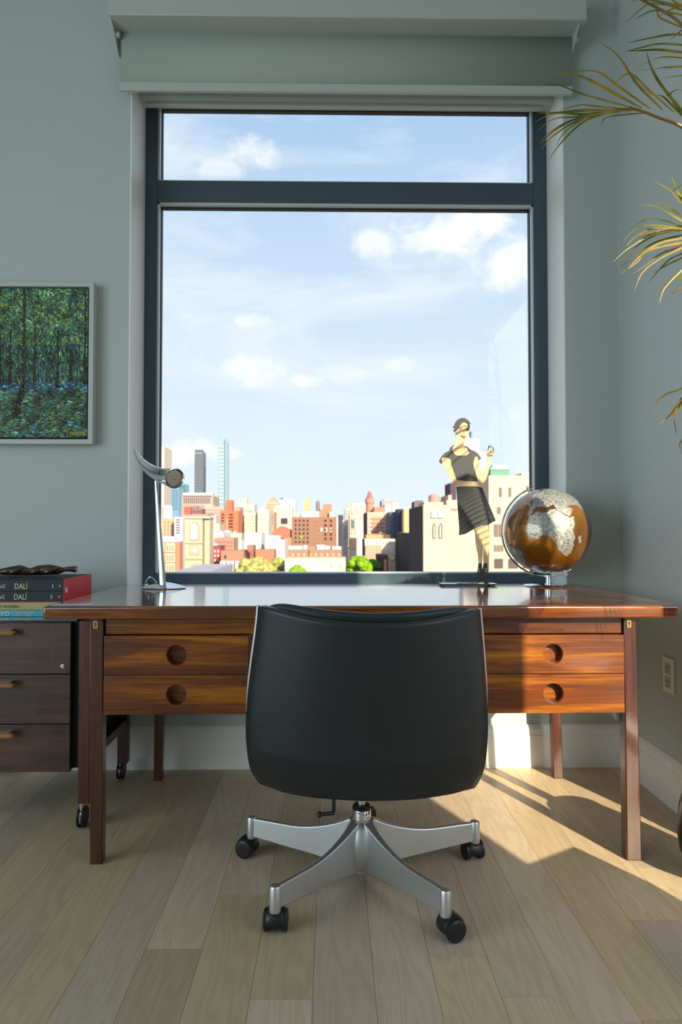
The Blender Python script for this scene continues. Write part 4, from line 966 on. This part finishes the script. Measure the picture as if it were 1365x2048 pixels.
def bld(label, x0, x1, yt, D, col, dep=30, win=None, tops=(), name='building', cat='building', glassy=False, parts=(), yb=None, roof=None, side=None):
    D, dep = place(x0, x1, yt, D, dep)
    X0, X1 = at(x0, yt, D).x, at(x1, yt, D).x; zt_ = at((x0+x1)/2, yt, D).z; zb_ = ZG if yb is None else at(x0, yb, D).z
    o = thing(name, label, cat, ((X0+X1)/2, D, zb_))
    MB().box((X0, D, zb_), (X1, D+dep, zt_)).build('walls', cmat(col, glassy), o, smooth=0)
    DD[o.name] = D; w_ = (X1-X0); e = 0
    if side: MB().box((X0-.25, D+.3, zb_), (X0, D+dep-.2, zt_-.2)).build('shade_panel', cmat(side), o, smooth=0)  # dark panel over the left face, its shade put into the colour
    if roof: MB().box((X0-e, D-e, zt_), (X1+e, D+dep, zt_+max(.4, D*.0012))).build('roof_edge', cmat(roof), o, smooth=0)
    for (a, b, yy, c, dd) in tops:           # rooftop blocks: x0,x1,y top,colour,set-back
        MB().box((at(a, yy, D+dd).x, D+dd, zt_-.1), (at(b, yy, D+dd).x, D+dd+max(1.5, min(dep-dd-.5, max(3, dep*.4))), at(a, yy, D+dd).z)).build('rooftop_block', cmat(c), o, smooth=0)
    for (a, b, y1, y2, c) in parts:          # raised bands and panels on the facade
        MB().box((at(a, y1, D).x, D-D*.001, at(a, y2, D).z), (at(b, y1, D).x, D+.2, at(a, y1, D).z)).build('facade_panel', cmat(c), o, smooth=0)
    if win:
        for w in (win if isinstance(win, list) else [win]): wins(o, *w[:4], D, *w[4:])
    return o
CREAM = (252, 236, 214); WHITE = (250, 248, 242); BRICK = (226, 140, 104); BROWN = (176, 132, 108); TAN = (238, 205, 166); DK = (90, 84, 92); GLS = (150, 190, 205); DKG = (96, 116, 132)
# ground
m_ = MB(); m_.box((-3000, 60, ZG-1), (3000, 6000, ZG)); struct('ground', m_, cmat((120, 118, 115)), smooth=0)
# far towers, distance haze put into their colours
def reserve(x0, x1, y, D, dep): FOOT.append((at(x0, y, D).x, at(x1, y, D).x, D, D+dep))
reserve(436, 454.5, 900, 1700, 41); reserve(370, 419, 1090, 261, 11); reserve(544, 582, 1060, 400, 19)
FOOT.append((at(404, 1128, 236).x, at(490, 1128, 236).x, 149, 241)); reserve(328, 342, 1030, 556, 9)
bld('very pale slim tower at the left edge of the window view', 300, 329, 893, 1250, (250, 232, 212), 60, yb=None, parts=[(313, 327, 930, 940, (244, 222, 200))])
o = bld('low blue glass tower behind the lamp head', 329, 358, 975, 1500, (140, 184, 205), 50, glassy=True, win=(331, 357, 978, 1020, 4, 8, (110, 160, 190), .7, .6))
bld('darker teal glass slab beside the blue glass tower', 358, 371.5, 968, 1560, (110, 160, 175), 40, glassy=True, win=(359, 371, 970, 1015, 2, 8, (80, 130, 150), .6, .5))
bld('dark grey slab skyscraper left of the pointed glass tower', 389.5, 406, 903, 1800, (150, 156, 162), 45, tops=[(390, 405.5, 900, (96, 104, 114), 0)], win=(390, 405.5, 908, 985, 5, 14, (112, 120, 130), .45, .7))
# glass tower with slanted top
TD = 1700; o = thing('glass_tower', 'tallest tower in the view, pale blue glass with slanted curved top', 'building', (at(445, 1000, TD).x, TD, ZG))
xa, xb = at(436.5, 900, TD).x, at(454, 900, TD).x; za, zb2, zc = at(436.5, 869, TD).z, at(447, 872, TD).z, at(454, 884, TD).z
MB().prism([(xa, TD, ZG), (xb, TD, ZG), (xb, TD, zc), (at(451, 880, TD).x, TD, at(451, 875, TD).z), (at(445, 880, TD).x, TD, zb2), (xa, TD, za)], (0, 40, 0)).build('walls', cmat((176, 204, 212), True), o, smooth=0)
LOC[o.name] = Vector(o.location); wins(o, 438, 449, 890, 1008, TD, 2, 16, (205, 228, 230), .8, .55)
MB().box((at(449.5, 900, TD).x, TD-2, ZG), (at(451, 900, TD).x, TD, at(450, 880, TD).z)).build('corner_strip', cmat((120, 165, 180)), o, smooth=0)
o = bld('grand pale building with a row of tall dark openings under its roof', 364, 427, 993, 1100, (214, 186, 168), 60, tops=[(366, 425, 985.5, (250, 236, 214), 0)], win=[(367, 421, 994, 1007, 13, 1, (140, 124, 124), .5, .9), (367, 424, 1008, 1018, 12, 1, (190, 165, 150), .4, .4)], roof=(236, 214, 190))
bld('wide tan apartment block below the colonnaded building', 408, 448, 1013, 900, (232, 196, 172), 50, tops=[(412, 425, 1009, (248, 224, 196), 4)], win=(410, 447, 1017, 1040, 8, 4, (190, 150, 135), .4, .4))
bld('pale skyscraper with a blue mast behind the sculpture', 926, 959, 877, 1500, (255, 240, 228), 50, tops=[(942.5, 946, 862, (150, 190, 215), 10), (930, 940, 873, (250, 240, 235), 2)], win=(930, 957, 885, 985, 6, 10, (250, 230, 214), .4, .5))
bld('pale stepped shoulder below the mast skyscraper', 955, 972, 905, 1450, (255, 238, 220), 40)
# left middle distance
o = thing('water_tank', 'white cylindrical rooftop tank right of the lamp stem', 'water tank', (at(335, 1035, 560).x, 560, at(335, 1036, 560).z))
a_, b_2 = at(335, 1036, 560), at(335, 1014, 560); MB().lathe([(4.1, a_.z-a_.z), (4.1, b_2.z-a_.z), (3.2, b_2.z-a_.z+1.2)], a_, 24).build('tank', cmat((255, 252, 246)), o)
MB().box((a_.x-4, 557, ZG), (a_.x+4, 564, a_.z)).build('building_below', cmat(TAN), o, smooth=0)
bld('small red brick rooftop house behind the church tower', 368, 382, 1014, 720, (222, 110, 90), 20, win=(368, 382, 1017, 1028, 3, 2, (236, 160, 140), .4, .5))
bld('small brown building with grey roof above the church tower', 384, 404, 1017, 700, (180, 130, 120), 20, tops=[(386, 396, 1012, (150, 150, 155), 2)], win=(385, 403, 1020, 1032, 4, 2, (120, 100, 100), .4, .5))
bld('wide pale pink terrace directly above the church tower', 364, 420, 1028.5, 640, (240, 168, 160), 24, win=(366, 419, 1030, 1040, 14, 1, (220, 130, 130), .5, .6))
bld('tan building with soft vertical bays beside the lamp stem', 324, 350, 1036, 450, (240, 196, 156), 26, win=(326, 349, 1040, 1072, 3, 4, (222, 170, 130), .35, .6))
bld('narrow white facade with a ladder of dark windows', 349, 366, 1034, 440, (252, 248, 242), 20, win=(352, 361, 1037, 1068, 1, 6, (110, 114, 125), .9, .45))
bld('salmon strip building between the white facade and the church tower', 364, 372, 1031, 446, (240, 170, 140), 20)
o = bld('orange brick house with cream window bays and white cornice at lower left', 300, 360, 1083, 230, (250, 158, 116), 4.5, tops=[(312, 350, 1073, (254, 244, 236), .5)], parts=[(300, 361, 1078.5, 1084, (254, 240, 230)), (332, 350, 1086, 1104, (254, 232, 196)), (332, 350, 1107, 1124.5, (254, 232, 196)), (332, 350, 1127, 1146, (254, 232, 196)), (304, 329, 1086, 1104, (254, 226, 196)), (304, 329, 1107, 1124.5, (254, 226, 196)), (304, 329, 1127, 1146, (254, 226, 196))])
LOC[o.name] = Vector(o.location); Dx = DD[o.name]-.5; wins(o, 333, 349, 1089, 1101, Dx, 3, 1, (176, 176, 158), .3, .9); wins(o, 333, 349, 1109, 1121, Dx, 3, 1, (176, 176, 158), .3, .9); wins(o, 333, 349, 1129, 1142, Dx, 3, 1, (176, 176, 158), .3, .9)
# church tower
TD = 262; o = thing('church_tower', 'beige stone church tower with arched window and round white clock', 'church', (at(388, 1150, TD).x, TD, ZG))
xa, xb, xc_ = at(370, 1090, TD).x, at(405.5, 1090, TD).x, at(419, 1090, TD).x; zt_ = at(388, 1037, TD).z
MB().box((xa, TD, ZG), (xb, TD+9, zt_)).box((xb+.5, TD+.8, ZG), (xc_, TD+9, zt_)).build('walls', cmat((236, 214, 176)), o, smooth=0)
MB().box((xb-.1, TD+1.5, ZG), (xb+.6, TD+9, zt_-.3)).build('recess', cmat((150, 132, 104)), o, smooth=0)
MB().box((xa-.5, TD-.5, zt_), (xc_+.3, TD+9.4, zt_+.9)).build('parapet', cmat((232, 218, 192)), o, smooth=0)
for yy in (1087, 1119): z_ = at(388, yy, TD).z; MB().box((xa-.3, TD-.4, z_), (xb+.3, TD+.2, z_+.6)).build('string_course', cmat((222, 200, 164)), o, smooth=0)
def archp(xc, y0, y1, w, d, mat, nm):
    c = at(xc, y1, d); zt2 = at(xc, y0, d).z; hw = w*d/FP/2; n = 8; zs = c.z+(zt2-c.z)*.68
    pts = [(c.x-hw, d, c.z), (c.x+hw, d, c.z)]+[(c.x+hw*cos(pi*k_/n)**1, d, zs+(zt2-zs)*sin(pi*k_/n)) for k_ in range(n+1)]
    return MB().prism(pts, (0, .5, 0)).build(nm, mat, o, smooth=0)
archp(389.5, 1044, 1080, 19, TD-.25, cmat((206, 184, 148)), 'window_surround'); archp(388.5, 1047, 1079, 13.5, TD-.4, cmat((250, 250, 250)), 'arched_window')
archp(390, 1128, 1165, 22, TD-.25, cmat((206, 184, 148)), 'portal_surround'); archp(390, 1132, 1165, 15, TD-.4, cmat((248, 238, 214)), 'portal')
cc = at(389, 1100, TD); MB().cyl((cc.x, TD-.5, cc.z), (cc.x, TD+.1, cc.z), 1.08, seg=28).build('clock', cmat((255, 255, 255)), o)
MB().box((cc.x-1.9, TD-.2, cc.z-2), (cc.x+1.9, TD+.1, cc.z+2.1)).build('clock_panel', cmat((224, 200, 160)), o, smooth=0)
# right of church
bld('white block with a grey shaded side right of the church tower', 421, 432, 1031, 620, (248, 244, 228), 26, tops=[(415, 425, 1028, (150, 140, 140), 2)])
bld('cream block with a small roof garden near the church tower', 424, 440, 1047, 470, (236, 228, 196), 20)
bld('low white rooftops directly right of the church tower', 418, 447, 1066, 350, (254, 250, 240), 26, tops=[(424, 432, 1061, (250, 250, 250), 2), (437, 445, 1062, (248, 240, 228), 2)])
bld('orange brick tower with tall chimney block and paired dark windows', 441, 477, 1022, 520, (242, 140, 102), 26, tops=[(452, 464.5, 1000, (242, 132, 94), 4)], win=[(442, 450, 1026, 1063, 1, 6, (120, 60, 60), .75, .5), (457, 468, 1026, 1063, 1, 6, (120, 60, 60), .75, .5)], parts=[(452.5, 456, 1038, 1058, (236, 180, 160))])
bld('peach building with a slanted roof behind the orange brick tower', 466, 480, 1014, 600, (238, 184, 156), 26)
bld('pale limestone block with a small turret on the skyline', 477, 509, 1008, 1000, (246, 232, 216), 40, tops=[(484, 494, 996, (246, 222, 190), 5)], win=(480, 508, 1012, 1024, 6, 2, (214, 200, 190), .4, .5))
bld('dark side building beside the cream twin blocks', 478, 489, 1031, 590, (100, 98, 112), 24)
bld('left cream twin apartment block with small windows', 489, 515, 1025, 550, (252, 234, 208), 28, tops=[(492, 500, 1021, (230, 190, 160), 3)], win=(491, 514, 1030, 1062, 5, 5, (226, 204, 180), .4, .45))
bld('right cream twin apartment block, slightly taller', 515.5, 538, 1021, 545, (255, 238, 214), 28, tops=[(521, 527, 1015, (255, 250, 240), 3)], win=(517, 536, 1027, 1062, 4, 5, (240, 216, 190), .4, .45))
o = bld('tan hotel block with stepped top on the skyline', 532, 558, 1004, 800, (238, 202, 168), 36, tops=[(537, 553, 998, (232, 184, 152), 4), (542, 549, 995.5, (216, 160, 130), 8)], win=(534, 557, 1007, 1030, 6, 4, (206, 164, 138), .45, .45))
bld('white rooftop block with a little garden on the skyline', 560, 591, 999, 700, (255, 250, 240), 30, tops=[(561, 565, 996, (96, 96, 100), 2)], win=[(566, 572, 1009, 1018, 1, 1, (200, 176, 150), .6, .9), (577, 584, 1011, 1018, 1, 1, (130, 160, 90), .6, .7)])
bld('cream apartment block with a dark recessed balcony', 548, 585, 1014, 640, (254, 236, 206), 30, win=[(562, 576, 1036, 1048, 1, 1, (90, 80, 80), .95, .95), (550, 560, 1022, 1056, 2, 5, (226, 204, 170), .4, .5)], tops=[(552, 572, 1010, (252, 244, 228), 4)])
bld('tan brick block between the cream twins and the dark balcony', 538, 549, 1024, 600, (222, 176, 150), 26, win=(539, 548, 1028, 1050, 2, 4, (150, 130, 120), .4, .5))
# gable
TD = 400; o = thing('building', 'terracotta gabled house below the dark balcony block', 'building', (at(562, 1075, TD).x, TD, ZG)); LOC[o.name] = Vector(o.location)
MB().prism([at(545, 1076, TD), at(581, 1078, TD), at(581, 1060, TD), at(562, 1052, TD), at(545, 1064, TD)], (0, 18, 0)).build('walls', cmat((226, 134, 104)), o, smooth=0)
MB().box((at(545, 1075, TD).x, TD+.5, ZG), (at(581, 1075, TD).x, TD+17, at(545, 1075, TD).z)).build('lower_walls', cmat((206, 120, 96)), o, smooth=0)
bld('white flat-roofed block in the middle distance, widest of the white ones', 490, 523, 1067, 330, (255, 253, 248), 20, roof=(240, 232, 214))
bld('small white block with a dark slot left of the widest white block', 465, 483, 1081, 315, (255, 250, 242), 18, tops=[(468, 482, 1077, (236, 216, 190), 4)])
bld('cream narrow block behind the small white block', 447, 484, 1066, 360, (232, 216, 188), 20, tops=[(450, 460, 1060, (250, 246, 236), 2), (466, 474, 1062, (200, 190, 180), 3)])
bld('white building with set-back white upper floor right of centre-left', 532, 570, 1080, 320, (255, 252, 246), 18, tops=[(536, 560, 1071, (250, 250, 250), 4)])
bld('small orange house right of the set-back white building', 570, 583, 1076, 335, (242, 166, 130), 14)
bld('pinkish brick row with rooftop sheds behind the red brick house', 428, 468, 1076, 300, (218, 160, 136), 16, tops=[(434, 450, 1073, (230, 190, 166), 2)], win=(430, 466, 1080, 1096, 7, 2, (190, 128, 110), .35, .45))
bld('red brick house with small white windows right of the church', 420.5, 441, 1094, 268, (206, 92, 96), 12, tops=[(418, 434, 1087, (240, 238, 230), 3)], win=(421, 440, 1098, 1125, 3, 3, (255, 236, 224), .5, .55), roof=(150, 70, 70))
bld('brown brick house with one round dark window', 442, 488, 1101, 262, (208, 152, 120), 14, win=(448, 454, 1110, 1117, 1, 1, (90, 80, 90), .7, .8), tops=[(500-5, 512-5, 1090, (200, 140, 112), 3)])
bld('small brick party wall behind the big yellow-green tree', 511, 549, 1099, 280, (214, 148, 118), 10)
bld('brick chimney stack building left of the party wall', 494, 507, 1091, 276, (190, 130, 110), 10, tops=[(503, 508, 1090, (140, 130, 140), 1)])
# grey roof
TD = 160; o = thing('building', 'low building with a broad pale grey roof at the bottom of the view', 'building', (at(440, 1150, TD).x, TD, ZG)); LOC[o.name] = Vector(o.location)
za = at(440, 1128, 236).z; MB().box((at(405, 1128, 236).x, 150, ZG), (at(466, 1128, 236).x, 236, za)).build('walls', cmat((206, 200, 206)), o, smooth=0)
for i, (x, w) in enumerate(((441, 11), (455, 6), (463, 5), (472, 6), (480, 5))):
    c = at(x+w/2, 1128, 238); MB().box((c.x-w*238/FP/2, 237, za-3), (c.x+w*238/FP/2, 240, za+.9)).build('roof_vent', cmat((255, 252, 248)), o, smooth=0)
# brown block
bld('big brown brick apartment block with rows of small windows and white penthouse', 584, 674, 1034, 400, (188, 138, 112), 26,
    tops=[(605, 639, 1023, (255, 248, 240), 3), (640, 655, 1019, (206, 154, 122), 3), (646, 664, 1008, (214, 160, 128), 5), (659, 668, 1024, (254, 244, 232), 2), (586, 600, 1027, (244, 224, 190), 3)],
    win=[(588, 620, 1037, 1088, 4, 6, (84, 78, 60), .42, .5), (630, 640, 1037, 1088, 1, 6, (196, 160, 130), .38, .42), (646, 668, 1037, 1082, 2, 5, (84, 58, 54), .36, .5), (639, 667, 1055, 1064, 3, 1, (255, 250, 235), .42, .85)], parts=[(673, 677, 1034, 1092, (246, 222, 200))])
o = thing('water_tank', 'yellowish square tank house standing above the brown apartment block', 'water tank', (at(615, 1020, 418).x, 418, at(615, 1034, 400).z)); LOC[o.name] = Vector(o.location)
MB().box((at(608.5, 1000, 418).x, 418, at(629, 1034, 400).z+.02), (at(620.5, 1000, 418).x, 423, at(615, 997, 418).z)).build('walls', cmat((250, 206, 150)), o, smooth=0)
o = thing('water_tank', 'small dark wooden water tank on the brown apartment block', 'water tank', (at(636, 1012, 420).x, 420, at(636, 1020, 420).z)); LOC[o.name] = Vector(o.location)
c = at(636.5, 1012, 420); MB().lathe([(1.2, -3), (1.2, 0), (1.25, .1), (1.25, 2.6), (.2, 3.6)], c, 14).build('tank', cmat((176, 156, 150)), o)
for q_ in (-.8, .8): MB().cyl((c.x+q_, 420, c.z-4), (c.x+q_, 420, c.z-.1), .15, seg=6).build('leg', cmat((120, 110, 105)), o)
bld('low brown terrace with white rooftop boxes below the big brown block', 577, 684, 1099, 290, (200, 156, 126), 16,
    tops=[(577, 606, 1092, (255, 250, 240), 2), (607, 615, 1091, (250, 244, 236), 1), (634, 650, 1090, (255, 248, 240), 1), (651, 661, 1092, (255, 246, 236), 2), (665, 683, 1093, (255, 252, 244), 1), (616, 634, 1093, (214, 160, 130), 2)],
    win=[(580, 684, 1106, 1113, 9, 1, (236, 214, 186), .3, .8)], parts=[(618, 620, 1101, 1117, (120, 80, 64))])
bld('long cream wall building below the brown terrace', 570, 692, 1118, 250, (255, 240, 214), 12, roof=(246, 218, 186), win=(655, 690, 1128, 1134, 2, 1, (214, 194, 170), .12, .8))
bld('small white shed roof at the bottom centre of the view', 626, 681, 1139, 214, (255, 252, 246), 10)
# street canyon and beyond
bld('grey pink tower standing at the far end of the street gap', 690, 708, 1016, 700, (240, 208, 190), 30, tops=[(694, 706, 1009, (214, 200, 190), 3)], win=(691, 707, 1020, 1040, 3, 4, (210, 170, 150), .4, .4))
bld('pale stepped building right of the street gap', 704, 733, 1006, 720, (250, 232, 214), 34, tops=[(706, 722, 1004.5, (178, 178, 172), 5)], win=(706, 732, 1012, 1040, 6, 5, (212, 186, 172), .4, .5))
bld('narrow white building with a thin lower front in the street', 686, 697, 1040, 480, (254, 242, 226), 26, win=(687, 696, 1050, 1078, 2, 5, (240, 214, 200), .5, .5))
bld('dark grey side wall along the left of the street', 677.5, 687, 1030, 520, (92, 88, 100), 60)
bld('pale cream building with green shop front right of the street', 700, 714, 1030, 450, (240, 226, 204), 26, parts=[(703, 709, 1040, 1056, (110, 150, 130)), (702, 712, 1074, 1098, (250, 200, 170))], win=(701, 713, 1034, 1070, 2, 5, (226, 180, 160), .4, .5))
bld('tall peach building with brick bands and a shade-toned left side', 735, 778, 1024, 380, (250, 208, 178), 40, side=(74, 64, 70), tops=[(749, 769, 1014, (226, 158, 130), 4), (770, 782, 1009, (250, 236, 220), 8)], parts=[(742, 768, yy, yy+3.5, (236, 168, 134)) for yy in (1036, 1044, 1052, 1060)], win=[(737, 742, 1040, 1070, 1, 4, (255, 248, 240), .8, .45), (766, 772, 1040, 1070, 1, 4, (255, 246, 236), .8, .45), (746, 764, 1032, 1068, 3, 5, (216, 150, 124), .35, .35)])
o = thing('building', 'round brick tower top with pointed cap above the peach building', 'building', (at(740, 1020, 400).x, 400, at(740, 1024, 400).z)); LOC[o.name] = Vector(o.location)
c = at(740, 1024, 404); MB().lathe([(2.3, -.4), (2.3, 4.7), (2.7, 5.2), (2.7, 8.0), (2.2, 8.2)], c, 20).build('drum', cmat((240, 168, 138)), o)
MB().lathe([(1.9, 8.1), (1.7, 9.2), (1.3, 10.3), (.9, 11.8), (.2, 12.6)], c, 16).build('cap', cmat((206, 130, 118)), o)
bld('cream and orange terrace in front of the peach building', 733, 781, 1070, 330, (255, 190, 130), 22, tops=[(740, 770, 1068, (250, 180, 120), 3)], win=(757, 766, 1062, 1070, 1, 1, (150, 140, 140), .7, .7))
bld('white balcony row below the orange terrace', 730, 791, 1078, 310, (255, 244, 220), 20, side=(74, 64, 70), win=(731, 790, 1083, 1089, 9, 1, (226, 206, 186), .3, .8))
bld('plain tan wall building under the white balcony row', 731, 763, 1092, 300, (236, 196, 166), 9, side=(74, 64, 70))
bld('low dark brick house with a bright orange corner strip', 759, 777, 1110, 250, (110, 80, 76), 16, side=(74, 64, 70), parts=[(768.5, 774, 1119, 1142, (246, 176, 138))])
bld('slate grey block between the peach building and the big beige building', 780, 792, 1024, 360, (120, 130, 148), 30, win=(781, 791, 1030, 1064, 2, 5, (170, 178, 188), .4, .4))
bld('grey rooftop building with small parapet on the right skyline', 764, 786, 1001, 800, (196, 190, 190), 30, tops=[(768, 782, 998, (214, 206, 200), 2)])
bld('pale small tower just left of the dark side wall', 786, 798, 1006, 820, (246, 226, 206), 24)
bld('navy building in the gap left of the big beige building', 796, 808, 1018, 345, (70, 84, 120), 20, win=(798, 807, 1024, 1050, 2, 3, (140, 150, 176), .5, .3))
bld('sunlit yellow block in the gap left of the big beige building', 808, 823, 1018, 335, (250, 214, 156), 20)
# the two big beige buildings and their sides coloured dark as shade
o = bld('lower rear wing of the big beige building, its shade-toned side facing the street', 835, 900, 1066, 236, (236, 206, 178), 66, side=(74, 64, 70))
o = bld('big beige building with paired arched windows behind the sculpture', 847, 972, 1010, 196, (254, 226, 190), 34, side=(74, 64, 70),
        tops=[(849, 893, 1004, (244, 216, 190), 6), (894, 960, 1000, (250, 226, 194), 4), (897, 904, 990, (236, 210, 184), 5)],
        parts=[(861.5, 888, 1021, 1037, (250, 240, 232))])
LOC[o.name] = Vector(o.location); Dx = DD[o.name]; wins(o, 862, 888, 1022, 1036, Dx-.3, 2, 1, (255, 250, 248), .8, .9); wins(o, 862.5, 888.5, 1046, 1078, Dx, 2, 1, (128, 124, 120), .46, .92, True)
wins(o, 862.5, 887.0, 1048, 1078, Dx-.3, 2, 1, (216, 224, 220), .26, .86, True); wins(o, 903, 916, 1015, 1022, Dx, 1, 1, (200, 176, 150), .9, .6)
o = thing('roof_drum', 'reddish round rooftop drum on the big beige building', 'rooftop structure', (at(869, 1004, 206).x, 206, at(869, 1010, 206).z)); LOC[o.name] = Vector(o.location)
c = at(869, 1008, 208); MB().lathe([(1.75, 0), (1.75, 1.9), (1.6, 2.6), (1.0, 3.0), (.2, 3.1)], c, 24).build('drum', cmat((226, 176, 156)), o)
bld('narrow purple-grey tower left of the sculpture elbow', 901, 913, 966, 420, (110, 84, 98), 20)
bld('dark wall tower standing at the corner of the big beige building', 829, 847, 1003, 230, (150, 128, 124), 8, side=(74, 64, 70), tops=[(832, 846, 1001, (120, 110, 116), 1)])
o = bld('tallest beige building right of the sculpture with a green copper roof house', 978, 1090, 951, 224, (254, 228, 194), 20, tops=[(1044, 1076, 946, (254, 232, 202), 1)],
        win=[(992, 1030, 975, 994, 2, 1, (150, 130, 116), .24, .95), (994, 1003, 1014, 1028, 1, 1, (160, 136, 116), .75, .95), (988, 1006.5, 1048, 1074, 2, 1, (160, 136, 116), .8, .95), (988, 1008, 1090, 1103, 3, 1, (170, 144, 120), .75, .95), (989, 1007, 1117, 1137, 1, 1, (120, 104, 98), .95, .95), (1017, 1037, 1117, 1137, 1, 1, (120, 104, 98), .95, .95), (1046, 1066, 1117, 1137, 1, 1, (120, 104, 98), .95, .95), (1046, 1066, 1048, 1074, 2, 1, (160, 136, 116), .8, .95)])
o = thing('roof_house', 'green copper roof house on the tallest beige building', 'rooftop structure', (at(1000, 951, 230).x, 230, at(1000, 953, 230).z)); LOC[o.name] = Vector(o.location)
c0, c1 = at(981.5, 951, 230), at(1019, 951, 230); zt_ = at(1000, 939, 230).z; z2 = at(1000, 928, 230).z
MB().box((c0.x, 230, c0.z-.3), (c1.x, 236, zt_)).build('walls', cmat((140, 190, 160)), o, smooth=0)
MB().hexa([(c0.x-.2, 229.8, zt_), (c1.x+.2, 229.8, zt_), (c1.x+.2, 236.2, zt_), (c0.x-.2, 236.2, zt_)], [(c0.x+1.5, 231.8, z2), (c1.x-1.8, 231.8, z2), (c1.x-1.8, 234.5, z2), (c0.x+1.5, 234.5, z2)]).build('roof', cmat((196, 232, 208)), o, smooth=0)
# trees
def tree(label, x0, x1, yt, D, col, seed, sq=1.0):
    a, b = at(x0, yt, D), at(x1, yt, D); w = (b.x-a.x)/2; c = Vector(((a.x+b.x)/2, D+w*.5, 0)); zt_ = a.z
    o = thing('tree', label, 'tree', (c.x, c.y, ZG)); r_ = random.Random(seed); m_ = MB(); rr_ = w*.42
    for i in range(26):
        an = r_.uniform(0, 2*pi); q = r_.random()**.5; rad = rr_*r_.uniform(.55, 1)
        p = Vector((c.x+cos(an)*q*(w-rad*.8), c.y+sin(an)*q*(w-rad*.8)*.8, zt_-rad-(q**2)*w*.55*sq-r_.random()*w*.2))
        m_.ball(p, rad, 14, 9, (1, 1, .8))
    fo = m_.build('foliage', leafm(col), o, smooth=180)
    tx = bpy.data.textures.new('t', 'CLOUDS'); tx.noise_scale = w*.12
    s_ = fo.modifiers.new('s', 'SUBSURF'); s_.levels = 1; s_.render_levels = 1
    dm = fo.modifiers.new('d', 'DISPLACE'); dm.texture = tx; dm.strength = w*.22; dm.texture_coords = 'GLOBAL'
    MB().cyl((c.x, c.y, ZG), (c.x, c.y, zt_-w), w*.06, w*.04, 10).build('trunk', cmat((110, 90, 70)), o)
LF = {}
def leafm(col):
    if col not in LF:
        m, nt, b = material('foliage_%d_%d_%d' % col); tc = nt.new('ShaderNodeTexCoord').outputs['Object']; c = tuple(v*KF*1.0 for v in lin(col))
        nt.put(b.inputs['Base Color'], nt.ramp(nt.noise(tc, .9, 6, .75), [(.35, tuple(v*.35 for v in c)), (.5, c), (.65, tuple(min(1, v*1.6) for v in c))])); b.inputs['Roughness'].default_value = .9; b.inputs['Specular IOR Level'].default_value = .1
        LF[col] = m
    return LF[col]
tree('broad yellow-green tree at the bottom of the view, left of centre', 466, 552, 1106, 222, (200, 196, 118), 1)
tree('yellow-green tree beside the broad one, touching the cream wall', 530, 578, 1112, 262, (186, 192, 108), 2)
tree('small bright green tree in front of the long cream wall', 573, 616, 1128, 205, (150, 196, 50), 3)
tree('large bright green tree in the street right of the cream wall', 690, 750, 1108, 225, (150, 196, 50), 4)
tree('dark green tree behind the large street tree', 726, 766, 1116, 245, (90, 140, 60), 5)
tree('small yellow tree beside the dark side wall', 779, 792, 1114, 250, (226, 210, 70), 6)
tree('slim light green tree in front of the big brown block', 599, 608, 1072, 330, (190, 220, 70), 7)
tree('green tree deep in the street gap', 693, 702, 1092, 330, (110, 170, 60), 8)
